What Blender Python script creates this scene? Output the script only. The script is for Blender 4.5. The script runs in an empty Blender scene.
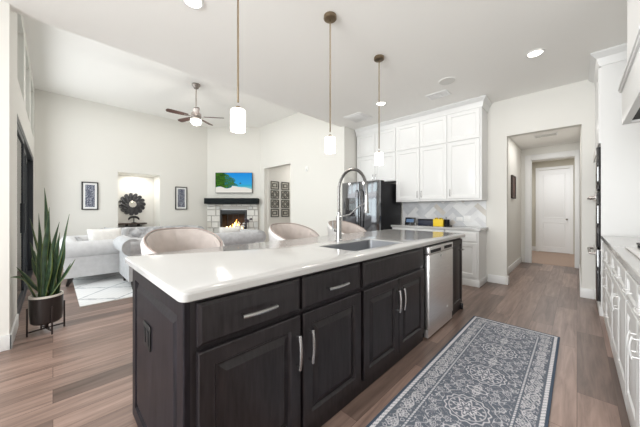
import bpy, bmesh, math, random
from mathutils import Matrix, Vector
from math import sin, cos, pi, radians
random.seed(7)
C = bpy.context.scene.collection
SC = bpy.context.scene

# ---------------------------------------------------------------- camera
F_PX, YAW = 262.0, math.atan2(257, 262)
cam_d = bpy.data.cameras.new('camera'); cam = bpy.data.objects.new('camera', cam_d); C.objects.link(cam)
cam_d.sensor_fit = 'HORIZONTAL'; cam_d.sensor_width = 36; cam_d.lens = F_PX / 640 * 36
cam_d.shift_y = -3.5 / 640; cam_d.clip_start = 0.05; cam_d.clip_end = 200
cam.location = (0, 0, 1.21); cam.rotation_euler = (pi/2, 0, YAW - pi/2)
SC.camera = cam

# ---------------------------------------------------------------- world, light, exposure
SC.view_settings.view_transform = 'Standard'; SC.view_settings.look = 'None'
SC.view_settings.exposure = 0.36; SC.view_settings.gamma = 1.0; SC.view_settings.use_curve_mapping = False
w = bpy.data.worlds.new('world'); SC.world = w; w.use_nodes = True
wn = w.node_tree.nodes['Background']; wn.inputs[0].default_value = (0.93, 0.97, 1.0, 1); wn.inputs[1].default_value = 1.6

def area(name, loc, rot, sx, sy, power, col=(1, 0.97, 0.93), parent=None, spread=None):
    l = bpy.data.lights.new(name, 'AREA'); l.shape = 'RECTANGLE'; l.size = sx; l.size_y = sy
    l.energy = power; l.color = col
    if spread: l.spread = spread
    o = bpy.data.objects.new(name, l); C.objects.link(o); o.location = loc; o.rotation_euler = rot
    if parent: o.parent = parent
    return o
# added lamps for daylight: unseen dining windows behind the camera, sliding door and transoms
area('window_daylight', (-3.05, 1.0, 1.6), (0, -pi/2, 0), 2.4, 2.4, 118, (0.97, 0.98, 1.0), spread=radians(135))
area('slider_daylight', (-0.12, 5.9, 1.75), (0, -pi/2, 0), 3.2, 3.2, 42, (0.97, 0.98, 1.0))
# soft light of the kitchen ceiling cans, thrown down and bounced back
area('kitchen_can_light', (2.7, 1.3, 2.93), (0, 0, 0), 4.0, 3.0, 19, (1, 0.97, 0.93))
area('living_can_light', (2.0, 5.7, 3.62), (0, 0, 0), 3.2, 3.2, 18, (1, 0.97, 0.93))  # added fill panel, the living room ceiling has no cans

# ---------------------------------------------------------------- materials
def mat(name, col, rough=0.5, metal=0.0, spec=0.5, emit=None, es=0.0, noise=0.0, nscale=8, bump=0.0, bscale=60, coat=0.0, stretch=None):
    m = bpy.data.materials.new(name); m.use_nodes = True
    nt = m.node_tree; b = nt.nodes['Principled BSDF']
    b.inputs['Base Color'].default_value = (*col, 1); b.inputs['Roughness'].default_value = rough
    b.inputs['Metallic'].default_value = metal; b.inputs['Specular IOR Level'].default_value = spec
    b.inputs['Coat Weight'].default_value = coat
    if emit: b.inputs['Emission Color'].default_value = (*emit, 1); b.inputs['Emission Strength'].default_value = es
    tc = nt.nodes.new('ShaderNodeTexCoord'); mp = nt.nodes.new('ShaderNodeMapping')
    nt.links.new(tc.outputs['Object'], mp.inputs[0])
    if stretch: mp.inputs['Scale'].default_value = stretch
    if noise:
        n = nt.nodes.new('ShaderNodeTexNoise'); n.inputs['Scale'].default_value = nscale; n.inputs['Detail'].default_value = 5
        nt.links.new(mp.outputs[0], n.inputs['Vector'])
        r = nt.nodes.new('ShaderNodeValToRGB'); nt.links.new(n.outputs['Fac'], r.inputs[0])
        r.color_ramp.elements[0].position = 0.3; r.color_ramp.elements[1].position = 0.7
        r.color_ramp.elements[0].color = (*[c*(1-noise) for c in col], 1); r.color_ramp.elements[1].color = (*[min(1, c*(1+noise)) for c in col], 1)
        nt.links.new(r.outputs[0], b.inputs['Base Color'])
    if bump:
        n = nt.nodes.new('ShaderNodeTexNoise'); n.inputs['Scale'].default_value = bscale
        nt.links.new(mp.outputs[0], n.inputs['Vector'])
        bp = nt.nodes.new('ShaderNodeBump'); bp.inputs['Strength'].default_value = bump; bp.inputs['Distance'].default_value = 0.01
        nt.links.new(n.outputs['Fac'], bp.inputs['Height']); nt.links.new(bp.outputs[0], b.inputs['Normal'])
    return m
def vmat(name, rough=0.8, emit=0.0):
    m = bpy.data.materials.new(name); m.use_nodes = True; nt = m.node_tree; b = nt.nodes['Principled BSDF']
    a = nt.nodes.new('ShaderNodeVertexColor'); a.layer_name = 'pattern'
    nt.links.new(a.outputs[0], b.inputs['Base Color']); b.inputs['Roughness'].default_value = rough
    if emit:
        b.inputs['Base Color'].default_value = (0.004, 0.004, 0.004, 1); b.inputs['Specular IOR Level'].default_value = 0.08
        for l in list(nt.links): nt.links.remove(l) if l.to_socket.name == 'Base Color' else None
        nt.links.new(a.outputs[0], b.inputs['Emission Color']); b.inputs['Emission Strength'].default_value = emit
    return m
def floor_mat():
    m = bpy.data.materials.new('wood_plank_floor'); m.use_nodes = True; nt = m.node_tree; b = nt.nodes['Principled BSDF']
    N = nt.nodes.new; L = nt.links.new
    tc = N('ShaderNodeTexCoord')
    br = N('ShaderNodeTexBrick'); L(tc.outputs['Object'], br.inputs['Vector'])
    br.inputs['Scale'].default_value = 1; br.inputs['Brick Width'].default_value = 1.22; br.inputs['Row Height'].default_value = 0.18
    br.inputs['Mortar Size'].default_value = 0.0015; br.offset = 0.37; br.inputs['Bias'].default_value = 0.0
    br.inputs['Color1'].default_value = (0.34, 0.232, 0.187, 1); br.inputs['Color2'].default_value = (0.118, 0.080, 0.064, 1)
    br.inputs['Mortar'].default_value = (0.10, 0.06, 0.045, 1)
    mp = N('ShaderNodeMapping'); mp.inputs['Scale'].default_value = (0.7, 9, 1); L(tc.outputs['Object'], mp.inputs[0])
    # shift the grain from plank to plank
    sh = N('ShaderNodeVectorMath'); sh.operation = 'MULTIPLY_ADD'; sh.inputs[1].default_value = (37, 21, 0)
    L(br.outputs['Color'], sh.inputs[0]); L(mp.outputs[0], sh.inputs[2])
    n = N('ShaderNodeTexNoise'); n.inputs['Scale'].default_value = 2.2; n.inputs['Detail'].default_value = 8; n.inputs['Roughness'].default_value = 0.62; n.inputs['Distortion'].default_value = 0.6
    L(sh.outputs[0], n.inputs['Vector'])
    r = N('ShaderNodeValToRGB'); L(n.outputs['Fac'], r.inputs[0])
    r.color_ramp.elements[0].position = 0.32; r.color_ramp.elements[0].color = (0.60, 0.58, 0.58, 1)
    r.color_ramp.elements[1].position = 0.68; r.color_ramp.elements[1].color = (1.30, 1.31, 1.33, 1)
    mx = N('ShaderNodeMix'); mx.data_type = 'RGBA'; mx.blend_type = 'MULTIPLY'; mx.inputs[0].default_value = 1; mx.clamp_result = False
    L(br.outputs['Color'], mx.inputs[6]); L(r.outputs[0], mx.inputs[7]); L(mx.outputs[2], b.inputs['Base Color'])
    b.inputs['Roughness'].default_value = 0.36
    bp = N('ShaderNodeBump'); bp.inputs['Strength'].default_value = 0.12; bp.inputs['Distance'].default_value = 0.004
    L(n.outputs['Fac'], bp.inputs['Height']); L(bp.outputs[0], b.inputs['Normal'])
    return m
M = dict(
    wall=mat('cream_paint', (0.785, 0.770, 0.725), 0.85, bump=0.04, bscale=180),
    ceil=mat('ceiling_paint', (0.94, 0.93, 0.90), 0.9, bump=0.04, bscale=160),
    trim=mat('white_trim_paint', (0.84, 0.84, 0.83), 0.4),
    white=mat('white_cabinet_paint', (0.77, 0.77, 0.76), 0.35),
    floor=floor_mat(),
    carpet=mat('tan_carpet', (0.42, 0.31, 0.25), 0.95, noise=0.12, nscale=60),
    dark=mat('espresso_wood', (0.016, 0.013, 0.015), 0.36, noise=0.55, nscale=7, stretch=(9, 9, 1), spec=0.4),
    darkend=mat('espresso_wood_end', (0.014, 0.012, 0.015), 0.42, noise=0.45, nscale=7, stretch=(9, 9, 1), spec=0.15),
    black=mat('black_gap', (0.006, 0.006, 0.006), 0.6),
    quartz=mat('white_quartz', (0.50, 0.494, 0.485), 0.12, noise=0.02, nscale=2.5, coat=0.1),
    steel=mat('brushed_steel', (0.86, 0.84, 0.83), 0.38, 1.0, noise=0.08, nscale=10, stretch=(1, 1, 60)),
    sinksteel=mat('sink_steel', (0.34, 0.35, 0.37), 0.5, 1.0),
    chrome=mat('satin_nickel', (0.45, 0.45, 0.455), 0.25, 1.0),
    palenickel=mat('pale_satin_nickel', (0.85, 0.85, 0.84), 0.45, 0.6),
    coil=mat('brushed_nickel_coil', (0.20, 0.195, 0.19), 0.28, 1.0),
    gold=mat('aged_brass', (0.28, 0.22, 0.15), 0.3, 1.0),
    blackgloss=mat('black_gloss_steel', (0.21, 0.215, 0.23), 0.10, 1.0, coat=0.5),
    blackside=mat('black_textured_side', (0.008, 0.008, 0.010), 0.5, spec=0.25, bump=0.15, bscale=400),
    glassblack=mat('black_glass', (0.01, 0.01, 0.012), 0.04, coat=1.0),
    shade=mat('lit_frosted_glass', (0.95, 0.93, 0.9), 0.4, emit=(1.0, 0.95, 0.88), es=1.5),
    lens=mat('lit_lens', (1, 1, 1), 0.5, emit=(1.0, 0.93, 0.82), es=6.0),
    fanlens=mat('fan_lamp_glass', (1, 1, 1), 0.5, emit=(1.0, 0.96, 0.9), es=2.2),
    nickel=mat('brushed_nickel', (0.30, 0.27, 0.25), 0.35, 1.0),
    blade=mat('walnut_fan_blade', (0.075, 0.038, 0.030), 0.45),
    plate=mat('white_plastic', (0.88, 0.88, 0.87), 0.35),
    pale=mat('pale_plastic', (0.70, 0.69, 0.66), 0.5),
    sofa=mat('pearl_grey_velvet', (0.60, 0.595, 0.60), 0.75, noise=0.07, nscale=14, bump=0.1, bscale=90),
    sofagrey=mat('silver_velvet', (0.50, 0.50, 0.515), 0.6, noise=0.12, nscale=18, bump=0.1, bscale=90),
    pillow=mat('ivory_fabric', (0.80, 0.78, 0.75), 0.85, noise=0.05, nscale=20, bump=0.3, bscale=50),
    blush=mat('blush_beige_velvet', (0.47, 0.415, 0.385), 0.75, noise=0.08, nscale=12),
    shell=mat('white_leatherette', (0.72, 0.71, 0.70), 0.45),
    piping=mat('taupe_piping', (0.36, 0.29, 0.26), 0.6),
    legwood=mat('dark_turned_wood', (0.02, 0.016, 0.014), 0.35),
    pot=mat('bronze_black_pot', (0.022, 0.016, 0.015), 0.35),
    stand=mat('dark_bronze_stand', (0.030, 0.020, 0.018), 0.45),
    liner=mat('cream_ceramic', (0.72, 0.68, 0.62), 0.5),
    soil=mat('potting_soil', (0.03, 0.02, 0.015), 0.95),
    outframe=mat('black_aluminium', (0.018, 0.021, 0.028), 0.4),
    patio=mat('patio_concrete', (0.34, 0.36, 0.37), 0.8, noise=0.08),
    fence=mat('grey_green_stone', (0.30, 0.345, 0.335), 0.9, noise=0.15, nscale=4),
    mantel=mat('charcoal_wood_beam', (0.012, 0.016, 0.018), 0.7, spec=0.15, noise=0.4, nscale=9, stretch=(1, 8, 8)),
    grout=mat('stone_grout', (0.55, 0.53, 0.50), 0.9),
    stone1=mat('white_limestone', (0.80, 0.78, 0.74), 0.8, noise=0.06, nscale=9, bump=0.4, bscale=30),
    stone2=mat('cream_limestone', (0.72, 0.69, 0.63), 0.8, noise=0.08, nscale=9, bump=0.4, bscale=30),
    stone3=mat('pale_grey_limestone', (0.66, 0.66, 0.64), 0.8, noise=0.08, nscale=9, bump=0.4, bscale=30),
    marble1=mat('pale_marble', (0.74, 0.74, 0.75), 0.2, noise=0.06, nscale=6),
    marble2=mat('silver_marble', (0.64, 0.65, 0.67), 0.2, noise=0.08, nscale=6),
    marble3=mat('white_marble', (0.83, 0.83, 0.83), 0.2, noise=0.04, nscale=6),
    marble4=mat('beige_marble', (0.66, 0.62, 0.57), 0.2, noise=0.08, nscale=6),
    tilegrout=mat('light_grout', (0.80, 0.80, 0.79), 0.8),
    firebrick=mat('firebox_brick', (0.06, 0.045, 0.04), 0.9, noise=0.3),
    flame=mat('flame', (1, 0.5, 0.1), 0.6, emit=(1.0, 0.36, 0.07), es=3.0),
    flamecore=mat('flame_core', (1, 0.8, 0.4), 0.6, emit=(1.0, 0.75, 0.35), es=4.0),
    log=mat('burnt_log', (0.09, 0.05, 0.035), 0.9, noise=0.4),
    iron=mat('black_iron', (0.012, 0.012, 0.013), 0.45),
    silverframe=mat('pewter_ornament', (0.10, 0.10, 0.09), 0.4, 0.4, noise=0.25, nscale=25),
    artback=mat('greyed_mirror_art', (0.62, 0.60, 0.55), 0.35, 0.3, noise=0.2, nscale=12),
    mirror=mat('mirror', (0.85, 0.83, 0.78), 0.05, 1.0),
    petal=mat('black_lacquer_petal', (0.075, 0.075, 0.08), 0.25, noise=0.3),
    yellow=mat('yellow_card', (0.85, 0.60, 0.02), 0.5),
    navy=mat('navy_plastic', (0.018, 0.022, 0.045), 0.4),
    screen=mat('dim_blue_screen', (0.02, 0.03, 0.05), 0.1, emit=(0.10, 0.16, 0.26), es=0.8),
    bronzeart=mat('brown_photo', (0.10, 0.045, 0.035), 0.5, noise=0.7, nscale=14),
    rugedge=mat('slate_rug_edge', (0.045, 0.065, 0.10), 0.95),
    shelfwood=mat('dark_shelf_wood', (0.06, 0.04, 0.03), 0.5),
    beige=mat('beige_paint', (0.62, 0.585, 0.50), 0.9),
    door=mat('white_door_paint', (0.86, 0.86, 0.86), 0.4),
    rugpat=vmat('woven_rug', 0.95), art=vmat('printed_art', 0.6), tv=vmat('tv_picture', 0.6, 0.7), leaf=vmat('snake_plant_leaf', 0.4),
    flowerdark=mat('plum_flowers', (0.10, 0.08, 0.10), 0.8), flowerwhite=mat('white_flowers', (0.75, 0.74, 0.73), 0.8),
)
def glass_mat():
    m = bpy.data.materials.new('window_glass'); m.use_nodes = True; nt = m.node_tree
    nt.nodes.remove(nt.nodes['Principled BSDF']); out = nt.nodes['Material Output']
    t = nt.nodes.new('ShaderNodeBsdfTransparent'); t.inputs[0].default_value = (0.82, 0.90, 0.88, 1)
    g = nt.nodes.new('ShaderNodeBsdfGlossy'); g.inputs['Roughness'].default_value = 0.02
    f = nt.nodes.new('ShaderNodeFresnel'); f.inputs[0].default_value = 1.45
    mx = nt.nodes.new('ShaderNodeMixShader'); nt.links.new(f.outputs[0], mx.inputs[0]); nt.links.new(t.outputs[0], mx.inputs[1]); nt.links.new(g.outputs[0], mx.inputs[2])
    nt.links.new(mx.outputs[0], out.inputs[0]); return m
M['glass'] = glass_mat()

# ---------------------------------------------------------------- mesh builder
class MB:
    def __init__(s, xf=None): s.bm = bmesh.new(); s.mi = 0; s.xf = xf or Matrix()
    def v(s, p): return s.bm.verts.new(s.xf @ Vector(p))
    def f(s, vs):
        try: f = s.bm.faces.new(vs); f.material_index = s.mi; return f
        except ValueError: return None
    def box(s, x0, x1, y0, y1, z0, z1, bev=0.0, seg=2):
        vs = [s.v((x, y, z)) for z in (z0, z1) for y in (y0, y1) for x in (x0, x1)]
        fs = [s.f([vs[i] for i in q]) for q in ((0, 2, 3, 1), (4, 5, 7, 6), (0, 1, 5, 4), (2, 6, 7, 3), (0, 4, 6, 2), (1, 3, 7, 5))]
        if bev:
            es = {e for f in fs for e in f.edges}
            bmesh.ops.bevel(s.bm, geom=list(es), offset=bev, segments=seg, affect='EDGES', profile=0.5)
        return s
    def rings(s, loops, closed=True, cap0=True, cap1=True, torus=False):
        R = [[s.v(p) for p in l] for l in loops]; n = len(R[0])
        pairs = list(zip(R, R[1:])) + ([(R[-1], R[0])] if torus else [])
        for a, b in pairs:
            for i in range(n if closed else n-1):
                j = (i+1) % n; s.f([a[i], a[j], b[j], b[i]])
        if not torus:
            if cap0: s.f(R[0][::-1])
            if cap1: s.f(R[-1])
        return s
    def lathe(s, prof, n=24, cx=0, cy=0, cap=True, sx=1, sy=1):
        return s.rings([[(cx+sx*r*cos(2*pi*i/n), cy+sy*r*sin(2*pi*i/n), z) for i in range(n)] for r, z in prof], cap0=cap, cap1=cap)
    def tube(s, pts, r, n=8, cap=True):
        pts = [Vector(p) for p in pts]; loops = []; up = None
        for i, p in enumerate(pts):
            t = ((pts[i+1] if i < len(pts)-1 else p) - (pts[i-1] if i else p)).normalized()
            if up is None: up = Vector((0, 0, 1)) if abs(t.z) < 0.9 else Vector((1, 0, 0))
            a = t.cross(up).normalized(); up = a.cross(t).normalized()
            rr = r[i] if isinstance(r, (list, tuple)) else r
            loops.append([p + rr*(cos(2*pi*k/n)*a + sin(2*pi*k/n)*up) for k in range(n)])
        return s.rings(loops, cap0=cap, cap1=cap)
    def prism(s, poly, axis, a, b):
        def P(u, v, w): return {'x': (w, u, v), 'y': (u, w, v), 'z': (u, v, w)}[axis]
        return s.rings([[P(u, v, a) for u, v in poly], [P(u, v, b) for u, v in poly]])
    def ball(s, c, r, n=12, m=8):
        r = r if isinstance(r, (tuple, list)) else (r, r, r)
        return s.rings([[(c[0]+r[0]*sin(pi*j/m)*cos(2*pi*i/n), c[1]+r[1]*sin(pi*j/m)*sin(2*pi*i/n), c[2]-r[2]*cos(pi*j/m)) for i in range(n)] for j in [0.15]+list(range(1, m))+[m-0.15]])
    def door(s, x0, x1, z0, z1, rail=0.055, th=0.02, y=0.0, raised=True, deep=0.009):
        """a framed panel door whose back lies at y and whose face looks to -y"""
        def lp(i, d): return [(x0+i, y-d, z0+i), (x1-i, y-d, z0+i), (x1-i, y-d, z1-i), (x0+i, y-d, z1-i)]
        L = [lp(0, 0), lp(0, th-0.004), lp(0.004, th)]
        if rail:
            L += [lp(rail, th), lp(rail+0.009, th-deep), lp(rail+0.018, th-deep)]
            if raised: L += [lp(rail+0.046, th-0.001)]
        else: L = [lp(0, 0), lp(0, th-0.008), lp(0.008, th-0.004), lp(0.014, th)]
        return s.rings(L)
    def pull(s, x, z, ln, vert, y, r=0.006, out=0.03):
        pts = [(-ln/2, 0.0)] + [(-ln/2 + ln*k/8, out + 0.008*sin(pi*k/8)) for k in range(9)] + [(ln/2, 0.0)]
        P = [((x, y-o, z+a) if vert else (x+a, y-o, z)) for a, o in pts]
        s.tube(P[1:-1], r, 8)
        for a in (-ln/2+0.012, ln/2-0.012):
            q = (x, y, z+a) if vert else (x+a, y, z); s.tube([q, (q[0], q[1]-out-0.002, q[2])], r*0.8, 8)
        return s
    def build(s, name, mats, parent=None, smooth=True, ang=24):
        me = bpy.data.meshes.new(name); bmesh.ops.recalc_face_normals(s.bm, faces=s.bm.faces)
        s.bm.to_mesh(me); s.bm.free()
        for m in (mats if isinstance(mats, list) else [mats]): me.materials.append(M[m])
        if smooth:
            me.polygons.foreach_set('use_smooth', [True]*len(me.polygons)); me.set_sharp_from_angle(angle=radians(ang))
        o = bpy.data.objects.new(name, me); C.objects.link(o)
        if parent: o.parent = parent
        return o
def tag(o, label, cat, group=None, kind=None):
    o['label'] = label; o['category'] = cat
    if group: o['group'] = group
    if kind: o['kind'] = kind
    return o
def thing(name, label, cat, loc=(0, 0, 0), rz=0, group=None):
    o = bpy.data.objects.new(name, None); C.objects.link(o); o.empty_display_size = 0.1
    o.location = loc; o.rotation_euler = (0, 0, rz); return tag(o, label, cat, group)
def struct(o): o['kind'] = 'structure'; return o
def dup(root, loc, label, rz=None, group=None):
    r = root.copy(); C.objects.link(r); r.location = loc; r['label'] = label
    if rz is not None: r.rotation_euler = (0, 0, rz)
    if group: r['group'] = group
    def rec(a, b):
        for ch in list(a.children):
            c = ch.copy(); C.objects.link(c); c.parent = b; rec(ch, c)
    rec(root, r); return r
def rrect(x0, x1, y0, y1, r, z, n=5):
    out = []
    for cx, cy, a0 in ((x1-r, y1-r, 0), (x0+r, y1-r, 90), (x0+r, y0+r, 180), (x1-r, y0+r, 270)):
        for k in range(n+1):
            a = radians(a0 + 90*k/n); out.append((cx+r*cos(a), cy+r*sin(a), z))
    return out
def painted(name, m, parent, w, h, nx, ny, fn, place):
    """a flat grid whose own pattern is held in a colour attribute"""
    me = bpy.data.meshes.new(name)
    vs = [place(w*i/nx, h*j/ny) for j in range(ny+1) for i in range(nx+1)]
    fs = [(j*(nx+1)+i, j*(nx+1)+i+1, (j+1)*(nx+1)+i+1, (j+1)*(nx+1)+i) for j in range(ny) for i in range(nx)]
    me.from_pydata(vs, [], fs); ca = me.color_attributes.new('pattern', 'FLOAT_COLOR', 'POINT')
    d = []
    for j in range(ny+1):
        for i in range(nx+1): d += [*fn(i/nx, j/ny), 1.0]
    ca.data.foreach_set('color', d); me.materials.append(M[m])
    o = bpy.data.objects.new(name, me); C.objects.link(o)
    if parent: o.parent = parent
    return o

# ================================================================ THE SETTING
XF, XL, YK, YF, ZK, ZL = 5.14, -0.265, 3.52, 7.91, 3.0, 3.69   # fridge wall, slider wall, kitchen edge, far wall, ceilings
XA = 4.36; YR = -0.84; XB = -3.2
def sbox(name, m, *b, bev=0): o = MB().box(*b, bev=bev).build(name, m); return struct(o)
sbox('floor', 'floor', XB-0.1, 7.70, YR-0.1, YF+0.75, -0.05, 0)
sbox('floor', 'carpet', 7.70, 10.2, -1.0, 1.6, -0.05, 0.003)
# ceilings: flat over the kitchen, raised over the living room with a drop face between
mb = MB(); mb.box(XB-0.1, XF+0.12, YR-0.1, YK, ZK, ZK+0.1); mb.box(XL, XF+0.12, YK, YK+0.12, ZK, ZL+0.1); struct(mb.build('ceiling', 'ceil'))
sbox('ceiling', 'ceil', XL-0.12, XA+0.4, YK+0.12, YF+0.15, ZL, ZL+0.1)
sbox('ceiling', 'ceil', XF+0.12, 7.65, -0.15, 1.05, 2.62, 2.7)
sbox('ceiling', 'ceil', 7.77, 10.1, -1.0, 1.6, 2.62, 2.7)
sbox('ceiling', 'ceil', XA+0.12, 6.7, 5.2, 6.75, 2.75, 2.85)
# right wall behind the range
sbox('wall_right', 'wall', XB-0.1, XF+0.12, YR-0.1, YR, 0, ZK)
# fridge wall, with the hall opening
mb = MB(); mb.box(XF, XF+0.12, YR, -0.045, 0, ZK); mb.box(XF, XF+0.12, 0.81, YK+0.1, 0, ZK); mb.box(XF, XF+0.12, -0.045, 0.81, 2.405, ZK)
struct(mb.build('wall_fridge_side', 'wall'))
# stub between kitchen and living room
sbox('wall_stub', 'wall', XA, XF, YK+0.03, YK+0.12, 0, ZK)
# wall A with opening to the picture corridor
mb = MB(); mb.box(XA, XA+0.12, YK+0.12, 5.36, 0, ZL); mb.box(XA, XA+0.12, 6.58, 6.79+0.1, 0, ZL); mb.box(XA, XA+0.12, 5.36, 6.58, 2.43, ZL)
struct(mb.build('wall_living_right', 'wall'))
# diagonal fireplace wall
def diag(s, o, z): # s along the wall from its far-left end, o out of the wall into the room
    r = 1/math.sqrt(2); return (3.24 + s*r - o*r, 7.91 - s*r - o*r, z)
DX = Matrix(((1/math.sqrt(2), 1/math.sqrt(2), 0, 3.24), (-1/math.sqrt(2), 1/math.sqrt(2), 0, 7.91), (0, 0, 1, 0), (0, 0, 0, 1)))  # local x along, local -y into room
DL = 1.12*math.sqrt(2)
S0, S1, F0, F1 = 0.415, 1.20, 0.47, 1.11
mb = MB(DX); mb.box(-0.05, S0, 0, 0.1, 0, ZL); mb.box(S1, DL+0.05, 0, 0.1, 0, ZL); mb.box(S0, S1, 0, 0.1, 1.22, ZL); mb.box(S0, S1, 0, 0.1, 0, 0.5)
struct(mb.build('wall_fireplace', 'wall'))
# far wall with the niche
mb = MB(); NX0, NX1, NZ = 1.10, 1.99, 2.13
mb.box(XL-0.12, NX0, YF, YF+0.12, 0, ZL); mb.box(NX1, 3.3, YF, YF+0.12, 0, ZL); mb.box(NX0, NX1, YF, YF+0.12, NZ, ZL)
mb.box(NX0-0.1, NX1+0.1, YF+0.6, YF+0.7, 0, NZ+0.1); mb.box(NX0-0.1, NX0, YF+0.12, YF+0.6, 0, NZ+0.1); mb.box(NX1, NX1+0.1, YF+0.12, YF+0.6, 0, NZ+0.1); mb.box(NX0, NX1, YF+0.12, YF+0.6, NZ, NZ+0.1)
struct(mb.build('wall_far', 'wall'))
# slider wall
SY0, SY1, SZ = 4.22, 7.62, 2.235
TR = [(4.25, 5.15), (5.45, 6.35), (6.65, 7.55)]; TZ0, TZ1 = 2.62, 3.5
mb = MB(); a, b = XL-0.14, XL
mb.box(a, b, YK, SY0, 0, ZL); mb.box(a, b, SY1, YF, 0, ZL); mb.box(a, b, SY0, SY1, SZ, TZ0); mb.box(a, b, SY0, SY1, TZ1, ZL)
ys = [SY0] + [v for t in TR for v in t] + [SY1]
for k in range(0, len(ys), 2): mb.box(a, b, ys[k], ys[k+1], TZ0, TZ1)
struct(mb.build('wall_left', 'wall'))
sbox('wall_dining_side', 'wall', XB, XL-0.14, YK, YK+0.14, 0, ZK)
# wall with big windows behind the camera
mb = MB(); mb.box(XB-0.1, XB, YR, 0.0, 0, ZK); mb.box(XB-0.1, XB, 3.0, YK, 0, ZK); mb.box(XB-0.1, XB, 0, 3.0, 0, 0.35); mb.box(XB-0.1, XB, 0, 3.0, 2.6, ZK); mb.box(XB-0.1, XB, 1.42, 1.58, 0.35, 2.6)
struct(mb.build('wall_back', 'wall'))
# halls
sbox('wall_hall_left', 'wall', XF+0.12, 7.65, 0.93, 1.05, 0, 2.62)
sbox('wall_hall_right', 'wall', XF+0.12, 7.65, -0.15, -0.045, 0, 2.62)
mb = MB(); mb.box(7.65, 7.77, 0.76, 1.6, 0, 2.62); mb.box(7.65, 7.77, -1.0, 0.02, 0, 2.62); mb.box(7.65, 7.77, 0.02, 0.76, 2.36, 2.62); struct(mb.build('wall_hall_far', 'wall'))
mb = MB(); mb.box(10.0, 10.1, -1.0, 1.6, 0, 2.62); mb.box(7.77, 10.0, 1.0, 1.1, 0, 2.62); mb.box(7.77, 10.0, -1.0, -0.9, 0, 2.62); struct(mb.build('wall_back_hall', 'beige'))
mb = MB(); mb.box(XA+0.12, 6.7, 6.55, 6.67, 0, 2.75); mb.box(6.6, 6.7, 5.2, 6.55, 0, 2.75); mb.box(XA+0.12, 6.6, 5.2, 5.3, 0, 2.75); struct(mb.build('wall_picture_corridor', 'wall'))
# baseboards
def base(name, *b): return struct(MB().box(*b, bev=0.004).build(name, 'trim'))
B = 0.13
base('baseboard_fridge_wall', XF-0.015, XF, 0.825, 1.07, 0, B); base('baseboard_opening', XF-0.015, XF+0.12, 0.795, 0.81, 0, B)
base('baseboard_opening', XF-0.0, XF+0.12, -0.045, -0.03, 0, B)
base('baseboard_fridge_wall', XF-0.015, XF, -0.165, -0.03, 0, B)
base('baseboard_hall_left', XF+0.12, 7.63, 0.915, 0.93, 0, B); base('baseboard_hall_right', XF+0.12, 7.63, -0.045, -0.03, 0, B)
base('baseboard_left', XL, XL+0.015, YK-0.015, SY0-0.06, 0, B); base('baseboard_dining', XB, XL+0.015, YK-0.015, YK, 0, B)
base('baseboard_far', XL+0.0, NX0, YF-0.015, YF, 0, B); base('baseboard_far', NX1, 3.2, YF-0.015, YF, 0, B)
base('baseboard_living_right', XA-0.015, XA, YK+0.17, 5.36, 0, B); base('baseboard_back_hall', 9.985, 10.0, 0.86, 1.0, 0, B)
base('baseboard_niche', NX0, NX1, YF+0.585, YF+0.6, 0, B)
# cased opening in the hall (white trim) and far door
mb = MB()
for x in (7.63,): 
    mb.box(x, 7.65, 0.76, 0.86, 0, 2.46, bev=0.004); mb.box(x, 7.65, -0.04, 0.02, 0, 2.46, bev=0.004); mb.box(x, 7.65, 0.02, 0.76, 2.36, 2.46, bev=0.004)
mb.box(7.65, 7.77, 0.745, 0.76, 0, 2.36); mb.box(7.65, 7.77, 0.02, 0.035, 0, 2.36); mb.box(7.65, 7.77, 0.035, 0.745, 2.345, 2.36)
struct(mb.build('trim_1', 'trim'))
d = bpy.data.objects.new('door_1', None); C.objects.link(d); d['kind'] = 'structure'; d.location = (9.97, 0.80, 0); d.rotation_euler = (0, 0, -pi/2)
mb = MB(); mb.box(0, 0.66, -0.01, 0.028, 0.01, 2.36)
for z0, z1 in ((0.14, 0.86), (0.98, 2.24)): mb.door(0.09, 0.57, z0, z1, rail=0.012, th=0.008, y=-0.01, deep=0.007)
mb.build('door_panel', 'door', d)
mb = MB(); mb.box(-0.07, 0.0, -0.02, 0.03, 0, 2.44); mb.box(0.66, 0.73, -0.02, 0.03, 0, 2.44); mb.box(0, 0.66, -0.02, 0.03, 2.37, 2.44); mb.build('door_frame', 'trim', d)
MB().tube([(0.60, -0.01, 0.95), (0.60, -0.06, 0.95)], 0.012).ball((0.60, -0.07, 0.95), 0.025).build('door_handle', 'nickel', d)
# sliding door: black frame, three glass panels
d = bpy.data.objects.new('window_1', None); C.objects.link(d); d['kind'] = 'structure'; d.location = (0, 0, 0)
mb = MB(); x0, x1 = XL-0.12, XL-0.005
mb.box(x0, x1, SY0, SY0+0.03, 0, SZ); mb.box(x0, x1, SY1-0.06, SY1, 0, SZ); mb.box(x0, x1, SY0+0.06, SY1-0.06, SZ-0.07, SZ); mb.box(x0, x1, SY0+0.06, SY1-0.06, 0, 0.04)
mb.build('window_frame', 'outframe', d)
n = 3; wd = (SY1-SY0-0.12)/n
for k in range(n):
    y0 = SY0+0.06+k*wd; xx = x1-0.034-0.034*k
    mb = MB(); mb.box(xx, xx+0.03, y0, y0+0.06, 0.04, SZ-0.07); mb.box(xx, xx+0.03, y0+wd-0.06, y0+wd, 0.04, SZ-0.07); mb.box(xx, xx+0.03, y0+0.06, y0+wd-0.06, SZ-0.14, SZ-0.07); mb.box(xx, xx+0.03, y0+0.06, y0+wd-0.06, 0.04, 0.13)
    s = mb.build('sash', 'outframe', d); MB().box(xx+0.012, xx+0.018, y0+0.06, y0+wd-0.06, 0.13, SZ-0.14).build('glass', 'glass', s)
    if k == 0: MB().box(xx+0.03, xx+0.04, y0+wd-0.045, y0+wd-0.02, 0.9, 1.3).build('handle', 'outframe', s)
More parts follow.
